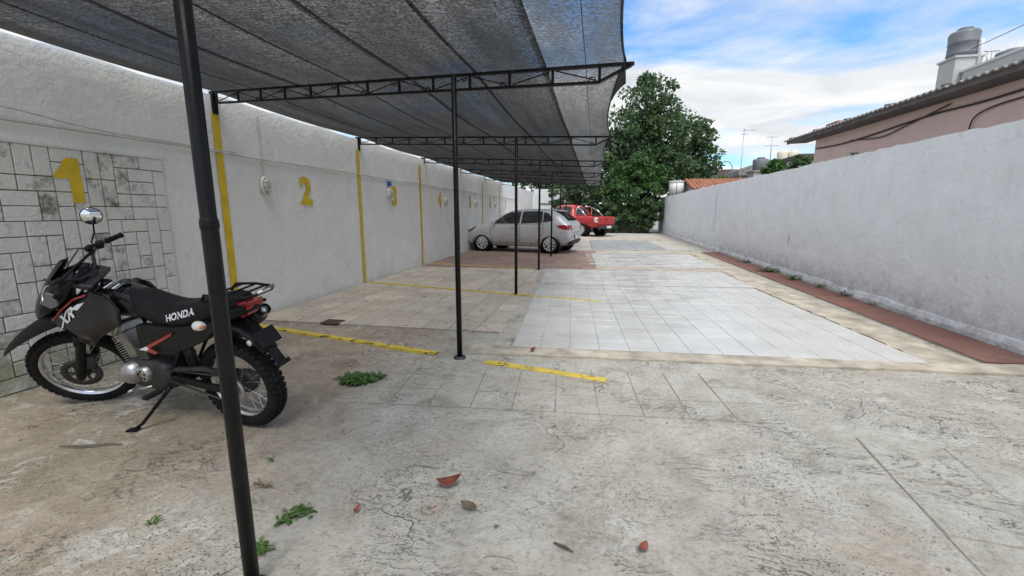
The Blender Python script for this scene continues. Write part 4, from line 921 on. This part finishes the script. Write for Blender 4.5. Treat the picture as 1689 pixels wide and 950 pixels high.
for s_ in (1, -1):
    side_patch(pk, 'window', [(3.72, 1.14), (3.30, 1.62), (2.78, 1.70), (2.74, 1.12)], pv, 'car_glass', s_, .008)
    side_patch(pk, 'window', [(2.66, 1.12), (2.68, 1.70), (2.10, 1.68), (1.98, 1.55), (1.95, 1.14)], pv, 'car_glass', s_, .008)
    for pts in ([(1.78, 1.08), (1.78, .5)], [(2.70, 1.1), (2.72, .52)], [(3.80, 1.08), (3.82, .55)], [(1.9, .52), (3.8, .52)]):
        side_patch(pk, 'panel_gap', ribbon(pts, .014), pv, 'black_plastic', s_, .003, 4)
    side_patch(pk, 'tail_light', [(.0, .80), (.0, 1.06), (.13, 1.06), (.16, .95), (.13, .80)], pv, 'clear_lens', s_, .010)
    rear_patch(pk, 'tail_light', [(s_ * .76, .80), (s_ * .76, 1.06), (s_ * .90, 1.06), (s_ * .90, .80)], pv, 'clear_lens', .012)
    rear_patch(pk, 'brake_lens', [(s_ * .77, .88), (s_ * .77, .97), (s_ * .89, .97), (s_ * .89, .88)], pv, 'red_lens', .016, 2)
    for ax in (1.05, 4.30):
        road_wheel(pk, ax, s_ * .80, .385, .25, s_, 12, .60)
        MB().lathe([(.435, -.24), (.435, .09)], (ax, s_ * .82, .378), 'y', 40).lathe([(0, -.22), (.435, -.22)], (ax, s_ * .82, .378), 'y', 30).build('arch_liner', 'black_plastic', pk)
    MB().tube([(1.62, s_ * .74, 1.12), (1.60, s_ * .70, 1.50), (1.52, s_ * .62, 1.66), (1.50, 0, 1.68)], .035, 12).tube([(1.56, s_ * .66, 1.62), (1.20, s_ * .74, 1.46), (.82, s_ * .78, 1.13)], .032, 12).build('sports_bar', 'chrome', pk)
    MB().box((2.8, s_ * .93, .42), (1.9, .14, .05)).build('side_step', 'black_plastic', pk, bevel=.015)
    MB().box((3.55, s_ * 1.02, 1.22), (.12, .2, .2)).build('door_mirror', 'red_paint', pk, bevel=.03)
rear_patch(pk, 'rear_window', [(-.56, 1.20), (.56, 1.20), (.50, 1.62), (-.50, 1.62)], pv, 'car_glass', .008, 4)
for a_, b_ in (((-.74, 1.08), (-.74, .66)), ((-.74, .66), (.74, .66)), ((.74, .66), (.74, 1.08))): rear_patch(pk, 'tailgate_gap', ribbon([a_, b_], .014), pv, 'black_plastic', .004, 4)
MB().box((-.012, 0, .97), (.02, .16, .06)).build('tailgate_handle', 'black_plastic', pk, bevel=.008)
MB().box((-.10, 0, .52), (.20, 1.66, .16)).build('rear_bumper', 'dark_metal', pk, bevel=.03)
MB().box((-.206, 0, .53), (.012, .42, .13)).build('number_plate', 'plate_white', pk, bevel=.003)
rear_patch(pk, 'windscreen', [(-.66, 1.20), (.66, 1.20), (.54, 1.72), (-.54, 1.72)], pv, 'car_glass', .008, 4, True)

# ------------------------------------------------------------------ trees and plants
def leaf_cloud(m, c, rad, n, size, rnd, droop=.3):
    for _ in range(n):
        while True:
            p = Vector((rnd.uniform(-1, 1), rnd.uniform(-1, 1), rnd.uniform(-1, 1)))
            if .25 < p.length < 1: break
        q = Vector(c) + Vector((p.x * rad[0], p.y * rad[1], p.z * rad[2]))
        L = size * rnd.uniform(.6, 1.3); d = (p + Vector((rnd.gauss(0, .6), rnd.gauss(0, .6), rnd.gauss(0, .5) - droop))).normalized()
        s_ = d.cross(Vector((rnd.gauss(0, 1), rnd.gauss(0, 1), rnd.gauss(0, 1)))).normalized() * L * .26; n_ = d.cross(s_).normalized() * L * .1
        m.add([q - d * L * .5, q + s_ - n_, q + d * L * .5, q - s_ - n_], [(0, 1, 2), (0, 2, 3)])
def tree(name, base, h, lobes, mat, leaf, n, label, seed, trunk_r=.2, group=None, clumps=40):
    """lobes: ellipsoids (dx, dy, z, rx, ry, rz) filled with leaf clumps"""
    r = empty(name, base); rnd = random.Random(seed); tr = MB(); cr_ = MB()
    tips = []
    vol = [l[3] * l[4] * l[5] for l in lobes]; tot = sum(v ** .67 for v in vol)
    for l, v in zip(lobes, vol):
        k = max(3, int(clumps * v ** .67 / tot))
        for _ in range(k):
            while True:
                p = Vector((rnd.uniform(-1, 1), rnd.uniform(-1, 1), rnd.uniform(-1, 1)))
                if .35 < p.length < 1: break
            c = Vector((l[0] + p.x * l[3], l[1] + p.y * l[4], l[2] + p.z * l[5])); tips.append(c)
            cs = min(l[3:6]) * rnd.uniform(.22, .42)
            leaf_cloud(cr_, c, (cs * 1.2, cs * 1.2, cs * .8), n, leaf, rnd)
    topz = max(t.z for t in tips) * .82
    trunk = [Vector((.12 * math.sin(k * 1.7 + seed), .1 * math.cos(k * 1.3), -.1 + topz * k / 8)) for k in range(9)]
    tr.tube(trunk, [trunk_r * (1.25 if k == 0 else 1 - .1 * k) for k in range(9)], 10)
    for t in tips[::5]:
        k = max(1, min(7, int((t.z - .8) / topz * 8 * .75))); a = trunk[k]; mid = a.lerp(t, .5) + Vector((rnd.gauss(0, .15), rnd.gauss(0, .15), -.15))
        tr.tube([a, mid, t], [trunk_r * .34 * (1 - k * .07), trunk_r * .17, .012], 6, caps=False)
    tr.build('trunk', 'bark', r); cr_.build('crown', mat, r)
    return tag(r, label, 'tree', group)
tree('tall_tree', (3.2, 33.5, 0), 11, [(.2, 0, 8.7, 1.9, 1.7, 1.9), (-.7, -.2, 6.9, 2.3, 2.0, 1.9), (1.1, .1, 6.9, 2.1, 2.0, 1.9), (-1.7, 0, 5.6, 1.7, 1.6, 1.5), (-.6, -.3, 4.8, 2.9, 2.2, 1.7), (1.0, -.2, 4.6, 2.4, 2.2, 1.7), (.1, 0, 10.0, 1.1, 1.0, .8)], 'leaf_dark', .28, 66, 'tall dense dark green tree with a pointed top at the end of the lot', 11, .24, 'trees at the end of the lot', 330)
tree('broad_tree', (6.4, 34.5, 0), 8, [(.3, 0, 6.9, 1.3, 1.4, 1.2), (.5, 0, 5.2, 1.7, 1.6, 1.5), (-.4, 0, 4.1, 1.9, 1.8, 1.2)], 'leaf_dark', .34, 44, 'dark tree with airy rounded crown standing behind the white wall-top tank', 5, .18, 'trees at the end of the lot', 120)
tree('leafy_tree', (2.3, 31.8, 0), 5.5, [(0, 0, 4.2, 2.0, 1.3, 1.1), (-1.5, 0, 3.3, 1.7, 1.3, 1.2), (1.2, .1, 3.9, 1.3, 1.2, .9), (.2, -.3, 2.7, 2.3, 1.2, 1.0), (-.3, -.2, 1.7, 1.9, .9, .8)], 'leaf_mid', .27, 60, 'brighter green low spreading tree in front of the tall dark one', 21, .13, 'trees at the end of the lot', 130)
tree('leafy_tree', (-.7, 31.8, 0), 4, [(0, 0, 3.2, 1.5, 1.2, 1.0), (-1.3, 0, 2.7, 1.3, 1.1, .9), (1.0, 0, 2.5, 1.3, 1.1, 1.2)], 'leaf_dark', .26, 46, 'dark leafy bush of a tree hanging over the red pickup', 23, .10, 'trees at the end of the lot', 90)
tree('leafy_tree', (2.9, 31.0, 0), 3.5, [(0.3, 0, 1.35, 1.25, .6, 1.35), (-1.3, .1, 1.2, 1.1, .6, 1.25), (-4.6, 1.2, 1.5, 1.6, .7, 1.3), (.6, 1.4, 1.4, 1.0, .6, 1.4)], 'leaf_dark', .28, 46, 'shaded dark undergrowth tree below the tall one, beside the wall end', 29, .07, 'trees at the end of the lot', 210)
tree('young_tree', (8.3, 36, 0), 4, [(0, 0, 3.6, 1.1, 1.1, .9), (.8, 0, 3.2, .8, .9, .8)], 'leaf_light', .26, 40, 'light green young tree behind the red tiled roof', 31, .09, 'trees at the end of the lot', 50)

def weed(loc, size, n, label, seed, mat='leaf_weed', broad=.28, group='weeds in the floor cracks', spread=0):
    rnd = random.Random(seed); m = MB()
    for k in range(n):
        a = rnd.uniform(0, 6.28); L = size * rnd.uniform(.45, 1.1); up = rnd.uniform(.25, 1.1); b = Vector((rnd.gauss(0, spread or size * .25), rnd.gauss(0, (spread or size * .25) * .7), -.004))
        d = Vector((math.cos(a), math.sin(a), 0)); s_ = Vector((-d.y, d.x, 0)) * L * broad * .5
        p0 = b; p1 = b + d * L * .35 + Vector((0, 0, L * up * .45)); p2 = b + d * L * .75 + Vector((0, 0, L * up * .52)); p3 = b + d * L + Vector((0, 0, L * up * .38))
        m.add([p0 - s_ * .2, p0 + s_ * .2, p1 - s_, p1 + s_, p2 - s_ * .85, p2 + s_ * .85, p3], [(0, 1, 3, 2), (2, 3, 5, 4), (4, 5, 6)], True)
    o = m.build('weed', mat); o.location = loc; return tag(o, label, 'weed', group)
weed((-2.06, 3.37, 0), .095, 260, 'largest low green weed mat between motorcycle and yellow line', 1, broad=.3, spread=.065)
weed((-1.93, 3.45, 0), .07, 90, 'small weed sprig touching the largest weed mat', 12, broad=.3, spread=.04)
weed((-1.42, 1.73, 0), .042, 80, 'bushy green weed in a floor crack beside the front post', 2, spread=.03)
weed((-1.46, 1.66, 0), .055, 18, 'small weed rosette right under the bushy crack weed', 3, broad=.34)
weed((-1.44, 1.47, 0), .06, 46, 'spiky green weed at the foot of the front post', 4, broad=.2)
weed((-1.78, 1.88, 0), .07, 12, 'sparse brownish weed further along the crack', 5, 'leaf_dry', .2)
weed((-1.90, 2.12, 0), .05, 9, 'thin upright sprig by the motorcycle rear tyre side of the post', 6, broad=.2)
weed((-2.08, 1.52, 0), .05, 9, 'tiny two-leaved seedling on bare earth left of the front post', 7, broad=.34)
for k, (x, y, s_, n_, lab) in enumerate(((4.20, 11.6, .26, 40, 'leafy weed clump on the red path, the greenest by the right wall'), (4.28, 10.4, .2, 26, 'low weed on the red path next after the greenest clump'), (4.40, 9.45, .22, 14, 'thin tall weed at the right wall base'), (4.38, 8.5, .17, 14, 'small dry weed at the right wall base'), (4.38, 7.75, .14, 12, 'last little tuft at the right wall base beside wide red slabs'), (4.36, 13.6, .2, 20, 'weed tuft at the right wall base beyond the greenest clump'))):
    weed((x, y, .02), s_, n_, lab, 40 + k, 'leaf_dry' if k == 3 else 'leaf_weed', .18, 'weeds along the right wall')
# fallen leaves, twigs
def dead_leaf(loc, L, w_, rz, curl, mat, label):
    m = MB(); vs = []; n = 9
    for k in range(n):
        t = k / (n - 1); hw = w_ * math.sin(math.pi * min(1, t * .96 + .03)) ** .8; x = (t - .5) * L; z = .006 + curl * (t - .45) ** 2 * L * 4
        vs += [(x, -hw, z + hw * .5), (x, 0, z), (x, hw, z + hw * .7)]
    fs = [(3 * k + j, 3 * k + j + 1, 3 * k + j + 4, 3 * k + j + 3) for k in range(n - 1) for j in (0, 1)]
    m.add(vs, fs, True); m.tube([(L * .5, 0, .008 + curl * L), (L * .66, .004, .006), (L * .8, .0, .003)], .0013, 5)
    o = m.build('fallen_leaf', mat); o.location = loc; o.rotation_euler.z = rz
    so_ = o.modifiers.new('s', 'SOLIDIFY'); so_.thickness = .0012; return tag(o, label, 'leaf', 'dead leaves on the concrete')
dead_leaf((-.75, 2.07, .002), .14, .036, .35, .35, 'leaf_litter_red', 'large curled red-brown fallen leaf on the concrete')
dead_leaf((-.59, 1.91, .002), .10, .028, 2.8, .15, 'leaf_litter_brown', 'olive-brown fallen leaf next to the large red one')
dead_leaf((-1.14, 1.78, .002), .045, .013, 1.3, .5, 'leaf_litter_red', 'small curled red leaf nearer the front post')
dead_leaf((.26, 1.79, .002), .055, .020, 1.0, .4, 'leaf_litter_red', 'small orange-red crumpled leaf past the dark twig')
dead_leaf((-.42, 1.80, .002), .025, .008, .3, .3, 'leaf_litter_brown', 'tiny dark leaf scrap between olive leaf and twig')
dead_leaf((-.62, 4.42, .018), .07, .026, .9, .5, 'leaf_litter_red', 'crumpled rust-coloured leaf on the cement band before the white tiles')
tag(MB().tube([(-.14, 1.755, .006), (-.09, 1.735, .009), (-.05, 1.715, .006)], [.004, .007, .003], 6).build('twig', 'twig'), 'short dark twig on the open concrete', 'twig')
tag(MB().tube([(-3.35, 1.98, .008), (-3.2, 2.0, .012), (-3.05, 2.06, .010), (-2.98, 2.08, .006)], [.003, .006, .005, .003], 6).build('twig', 'twig'), 'thin twig lying on bare earth before the motorcycle', 'twig')
pb_ = MB(); rp_ = random.Random(4)
for k in range(200):
    x, y = rp_.uniform(-4.5, 4), rp_.uniform(1.2, 5.0); s_ = rp_.uniform(.002, .007) * (1.5 if rp_.random() < .05 else 1)
    pb_.box((x, y, s_ * .3), (s_ * 2, s_ * 1.5, s_), Euler((rp_.uniform(-.4, .4), rp_.uniform(-.4, .4), rp_.uniform(0, 3))))
o = pb_.build('grit', 'bare_ground'); o['kind'] = 'stuff'; o['label'] = 'loose grit scattered over the worn concrete'; o['category'] = 'grit'
# drain grate
dg_ = empty('drain_grate', (-3.47, 5.17, .014)); tag(dg_, 'small rusty square drain grate in the cream bay tiles', 'drain')
MB().box((0, 0, -.004), (.24, .20, .006)).build('pan', 'twig', dg_)
for a, b, c, d in ((0, -.095, .25, .02), (0, .095, .25, .02), (-.118, 0, .02, .21), (.118, 0, .02, .21)): MB().box((a, b, .003), (c, d, .012)).build('frame_bar', 'rust', dg_)
for k in range(6): MB().box((-.085 + k * .034, 0, .003), (.012, .18, .008)).build('slat', 'rust', dg_)

# ------------------------------------------------------------------ far end of the lot
tree('leafy_tree', (-3.6, 35.4, 0), 5, [(0, 0, 4.1, 2.0, 1.0, 1.2), (2.0, 0, 3.8, 1.6, 1.0, 1.2), (-1.6, 0, 3.9, 1.6, .9, 1.2)], 'leaf_dark', .28, 46, 'dark tree rising behind the pale back wall', 37, .12, 'trees at the end of the lot', 120)
bw = empty('back_wall', (0, 33.8, 0)); tag(bw, 'pale rendered wall closing the far end of the lot behind the cars', 'wall')
slab = MB().box((-2.4, .1, 1.55), (4.7, .2, 3.2)); slab.build('render', 'back_wall_paint', bw)
MB().box((1.9, .1, .9), (3.9, .2, 1.9)).build('low_render', 'grey_render', bw)
MB().bar((-4.2, -.03, 2.05), (-3.1, -.03, 2.05), .04, .05).build('rail', 'black_paint', bw)
# ------------------------------------------------------------------ beyond the right wall
ph = empty('pink_house', (5.2, 0, 0)); tag(ph, 'pink rendered house with corrugated roof behind the right wall', 'house')
MB().box((2.6, 4.0, 1.62), (5.2, 16.4, 3.24)).build('wall', 'pink_render', ph)
rf = MB(); nx_, step = 12, .026; rings = []
ny_ = int(17.4 / step)
vs = []
for j in range(ny_ + 1):
    y = -4.4 + j * step; wv = .014 * math.sin(2 * math.pi * y / .13)
    for i in (0, 1): vs.append((-.42 + i * 6.2, y, 3.19 + .012 * (y - 4) + i * 1.25 + wv))
for j in range(ny_ + 1):
    y = -4.4 + j * step; wv = .014 * math.sin(2 * math.pi * y / .13)
    for i in (0, 1): vs.append((-.42 + i * 6.2, y, 3.172 + .012 * (y - 4) + i * 1.25 + wv))
nn_ = 2 * (ny_ + 1)
fs = [(2 * j, 2 * j + 1, 2 * j + 3, 2 * j + 2) for j in range(ny_)] + [(nn_ + 2 * j, nn_ + 2 * j + 1, nn_ + 2 * j + 3, nn_ + 2 * j + 2) for j in range(ny_)] + [(2 * j, 2 * j + 2, nn_ + 2 * j + 2, nn_ + 2 * j) for j in range(ny_)]
fs += [(0, 1, nn_ + 1, nn_), (2 * ny_, 2 * ny_ + 1, nn_ + 2 * ny_ + 1, nn_ + 2 * ny_)]
ro = rf.add(vs, fs).build('roof', 'fibre_cement', ph)
MB().bar((-.36, -4.2, 3.055), (-.36, 12.9, 3.255), .04, .11).build('eave_shade_board', 'eave_wood', ro)  # dark board, deepened to thicken the band of shade below the eave
MB().prism([(-.34, 3.09), (.0, 3.10), (.0, 3.13), (-.34, 3.12)], lambda u, v, q: (u, -4.2 + 16.9 * q, v - .10 + .20 * q)).build('eave_shade_sheet', 'eave_wood', ro)  # dark sheet added to stand in for the shade under the overhang
for k in range(14): MB().bar((-.40, -3.8 + k * 1.27, 3.105 + .0152 * k), (.02, -3.8 + k * 1.27, 3.16 + .0152 * k), .05, .07).build('rafter', 'eave_wood', ro)
MB().box((.0, 11.3, 3.36), (.22, .5, .16)).build('chimney_stub', 'brick_red', ro, bevel=.01)
def bez(a, b, sag, n=10): return [Vector(a).lerp(Vector(b), k / n) + Vector((0, 0, -sag * 4 * (k / n) * (1 - k / n))) for k in range(n + 1)]
PX = 5.17
cable('house_cable', [(PX, 12.1, 2.98), (PX, 11.0, 2.93), (PX, 10.0, 2.94), (PX, 9.0, 2.98), (PX, 8.2, 3.00), (PX, 7.4, 2.98), (PX, 6.4, 3.0), (PX, 4, 3.05)], .014, 'cable_black', 'thick black cable sagging along the top of the pink wall', 'cable')
cable('house_cable', [(PX, 10.6, 2.95), (PX, 9.6, 2.86), (PX, 9.0, 2.93), (PX, 8.4, 3.02), (PX, 8.0, 3.08)], .010, 'cable_black', 'short black cable looping up to the eaves of pink wall', 'cable')
cable('house_cable', [(PX, 7.35, 2.50), (PX, 7.55, 2.62), (PX, 7.5, 2.80), (PX, 7.2, 2.88), (PX, 6.6, 2.90), (PX, 5.5, 2.92)], .010, 'cable_black', 'thin dark cable curving down the pink wall to the wall top', 'cable')
weed((4.6, 9.16, 2.47), .17, 60, 'dark little plant growing on top of the right wall', 61, 'leaf_dark', .16, 'plants behind the right wall')
# water tower on the roof behind
def tank(loc, r, h, mat, label, lid='grey_tank', group='water tanks on the roofs', ribs=3, flat=False):
    t = empty('water_tank', loc)
    prof = [(0, 0), (r * .9, 0), (r * .93, .02)]
    for k in range(ribs): z0 = h * (.1 + .8 * k / ribs); prof += [(r * .94, z0), (r * .985, z0 + h * .03), (r * .95, z0 + h * .06)]
    prof += [(r, h * .86), (r * .9, h * .95), (r * .5, h)]
    if flat: prof = [(0, 0), (r * .97, 0), (r * .97, h * .93), (r * .9, h * .94)]
    MB().lathe(prof, (0, 0, 0), 'z', 32).build('shell', mat, t)
    if flat:
        MB().lathe([(r * .9, h * .92), (r * 1.04, h * .92), (r * 1.04, h * .97), (r * .9, h), (0, h * 1.01)], (0, 0, 0), 'z', 32).build('lid', lid, t)
        MB().tube([(-r * .1, -r, 0), (-r * .1, -r, h * .9)], .02, 6).build('down_pipe', 'grey_tank', t)
        return tag(t, label, 'water tank', group)
    MB().lathe([(r * .5, h * .985), (r * .52, h * 1.06), (r * .45, h * 1.09), (0, h * 1.10)], (0, 0, 0), 'z', 24).build('lid', lid, t)
    return tag(t, label, 'water tank', group)
tw = empty('tank_tower', (13.8, 21.2, 0)); tag(tw, 'grey masonry tower carrying a tall grey water tank', 'tower')
MB().box((0, 0, 3.64), (.90, .86, 7.28)).build('shaft', 'grey_render', tw, bevel=.02)
MB().box((0, 0, 7.32), (1.0, .96, .08)).build('slab', 'grey_render', tw, bevel=.01)
for k in range(3): MB().tube([(.58 + .14 * k, -.42, 6.7), (.58 + .14 * k, -.42, 7.45)], .02, 6).build('railing_bar', 'galvanised', tw)
MB().tube([(.45, -.42, 7.45), (.95, -.42, 7.45)], .02, 6).build('railing_bar', 'galvanised', tw)
MB().tube([(.30, -.47, 7.0), (.30, -.47, 7.9)], .06, 10).build('pipe', 'white_tank', tw)
tank((13.8, 21.2, 7.36), .47, 1.0, 'grey_tank', 'tall grey water tank on the masonry tower above the pink house', ribs=2)
pa = empty('upper_storey', (15.9, 18.9, 0)); tag(pa, 'pale grey upper parapet behind the corrugated roof', 'building')
MB().box((0, 0, 3.36), (4.6, 3.6, 6.72)).build('wall', 'grey_render', pa); MB().box((0, 0, 6.76), (4.7, 3.7, .08)).build('coping', 'back_wall_paint', pa)
tank((14.9, 20.4, 6.80), .46, .52, 'grey_tank', 'low grey tank lid peeking over the pale grey parapet', ribs=1)
cable('overhead_wire', bez((13.9, 20.9, 7.6), (11.6, 8.2, 7.2), .12), .012, 'cable_black', 'overhead wire rising from the water tower', 'wire')
# roofs and tanks further back
th = empty('tiled_house', (7.75, 30.3, 0), (0, 0, math.pi / 2)); tag(th, 'low house with red clay tile roof beyond the right wall', 'house')
MB().box((.6, 0, 1.25), (3.4, 3.7, 2.5)).build('wall', 'grey_render', th)
TI = .236
MB().prism([(-1.1, 2.4), (2.3, 2.4), (2.3, 3.1), (1.55, 3.3), (-1.1, 2.7)], lambda u, v, q: (u, -1.8 + 3.6 * q, v)).build('gable', 'grey_render', th)
trf = MB().box((0, 0, 3.16), (3.3, 3.9, .05), Euler((0, -TI, 0))).build('roof', 'terracotta', th)
tl = MB()
tl.loft([[(x, .115 * math.cos(a), .085 * math.sin(a) + .012 * (x > 0)) for a in [math.pi * k / 5 for k in range(6)]] for x in (-.22, .22)], caps=False, smooth=True)
tme = tl.mesh('roof_tile', 'terracotta'); tilt = Euler((0, -TI, 0)).to_matrix()
for j in range(16):
    for i in range(8):
        t = bpy.data.objects.new('roof_tile', tme); C.objects.link(t); t.parent = trf
        t.location = Vector((0, 0, 3.16)) + tilt @ Vector((-1.5 + i * .42, -1.82 + j * .242, .022)); t.rotation_euler = (random.gauss(0, .02), -TI - .03, random.gauss(0, .02))
wt = empty('tank_plinth', (5.18, 31, 0)); tag(wt, 'brick plinth under the white water tank at the wall end', 'plinth')
MB().box((0, 0, 1.22), (.95, .95, 2.44)).build('brickwork', 'brick_red', wt, bevel=.01); MB().box((0, 0, 2.48), (1.1, 1.1, .09)).build('slab', 'eave_wood', wt, bevel=.01)
tank((5.18, 31, 2.52), .48, .93, 'white_tank', 'white water tank standing just over the end of the right wall', 'white_tank', flat=True)
hb2 = empty('back_house', (12.3, 37.6, 0)); tag(hb2, 'beige flat-roofed house beside the grey drum tank in the distance', 'house')
MB().box((0, 0, 2.05), (3.6, 3.4, 4.1)).build('wall', 'mortar_beige', hb2); MB().prism([(-2.0, 4.1), (2.0, 4.1), (2.0, 5.1), (-.6, 5.0), (-2.0, 4.5)], lambda u, v, q: (u, -1.9 + 3.8 * q, v)).build('roof', 'fibre_cement', hb2)
for x in (-1.0, .6): MB().box((x, -1.72, 3.2), (.7, .06, .8)).build('window', 'car_glass', hb2)
h5 = empty('outbuilding', (10.52, 32.0, 0)); tag(h5, 'grey outbuilding under the squat drum tank', 'outbuilding')
MB().box((0, 0, 2.0), (1.1, 1.2, 4.0)).build('wall', 'grey_render', h5, bevel=.02); MB().box((0, 0, 4.04), (1.3, 1.4, .10)).build('roof_slab', 'fibre_cement', h5, bevel=.02)
tank((10.52, 32.0, 4.09), .48, .78, 'grey_tank', 'squat grey drum tank with dark lid beyond the tiled roof', 'black_plastic', ribs=0)
for k, x in enumerate((12.95, 13.66)): tank((x, 35.2, 4.98), .35, .72, 'cream_tank', ('cream water tank of the twin pair, next to the thin aerial', 'cream water tank of the twin pair, next to the porch')[k], 'cream_tank', ribs=0)
h3 = empty('back_house', (14.4, 34.6, 0)); tag(h3, 'low grey building beneath the twin cream tanks', 'house')
MB().box((0, 0, 2.46), (4.4, 2.6, 4.92)).build('wall', 'grey_render', h3); MB().box((0, 0, 4.95), (4.6, 2.8, .06)).build('roof_slab', 'fibre_cement', h3)
for x in (-1.2, 1.0): MB().box((x, -1.32, 3.9), (.8, .06, .8)).build('window', 'car_glass', h3)
h6 = empty('porch', (11.2, 26, 0)); tag(h6, 'dark flat porch roof on thin posts behind the pink house corner', 'porch')
MB().box((0, 0, 4.25), (2.4, 2.2, .16)).build('porch_roof', 'eave_wood', h6)
for x in (-.95, .95):
    for y in (-.8, .8): MB().box((x, y, 2.08), (.12, .12, 4.18)).build('porch_post', 'grey_render', h6)
h4 = empty('back_house', (17.2, 62.5, 0)); tag(h4, 'distant white building with dark flat roof beyond the young tree', 'house')
MB().box((0, 0, 2.9), (6.4, 5, 5.8)).build('wall', 'back_wall_paint', h4); MB().box((-1.6, -.1, 6.2), (3.6, 5.4, .8)).build('roof', 'eave_wood', h4)
for x in (-2.2, -.6, 1, 2.4): MB().box((x, -2.53, 4.6), (.8, .08, .9)).build('window', 'car_glass', h4)
def aerial(x, y, z0, h, arms, label):
    m = MB().tube([(x, y, z0), (x, y, z0 + h)], .03, 6)
    for z_, w_, e in arms: m.tube([(x - w_ * e, y, z_), (x + w_, y, z_)], .018, 5)
    return tag(m.build('aerial_mast', 'galvanised'), label, 'aerial', 'aerials above the roofs')
aerial(9.64, 33, 0, 7.0, ((6.85, .7, .1), (6.6, .2, 1)), 'tall thin mast with one side arm near the grey drum tank')
aerial(12.45, 36, 4.3, 2.6, ((6.8, .35, 1), (6.2, .5, 1)), 'thin double-barred television aerial beside the twin cream tanks')
sl_ = empty('street_lamp', (13.26, 48, 0)); tag(sl_, 'far slender street lamp with curved arm', 'street lamp')
MB().tube([(0, 0, -.06), (0, 0, 5.4), (-.1, 0, 6.0), (-.4, 0, 6.35), (-.6, 0, 6.4)], .05, 8).build('pole', 'galvanised', sl_)
MB().box((-.7, 0, 6.37), (.4, .2, .12)).build('lamp_head', 'galvanised', sl_, bevel=.03)
tree('palm_bush', (10.0, 28, 0), 4, [(0, 0, 3.75, .6, .6, .6)], 'leaf_mid', .38, 34, 'spiky green bush showing above the right wall below the drum tank', 51, .07, 'plants behind the right wall', 14)
tree('palm_bush', (8.75, 22, 0), 4, [(0, 0, 3.35, .45, .5, .5)], 'leaf_dark', .34, 40, 'dark palm-like bush above the right wall next to the pink house', 53, .07, 'plants behind the right wall', 14)
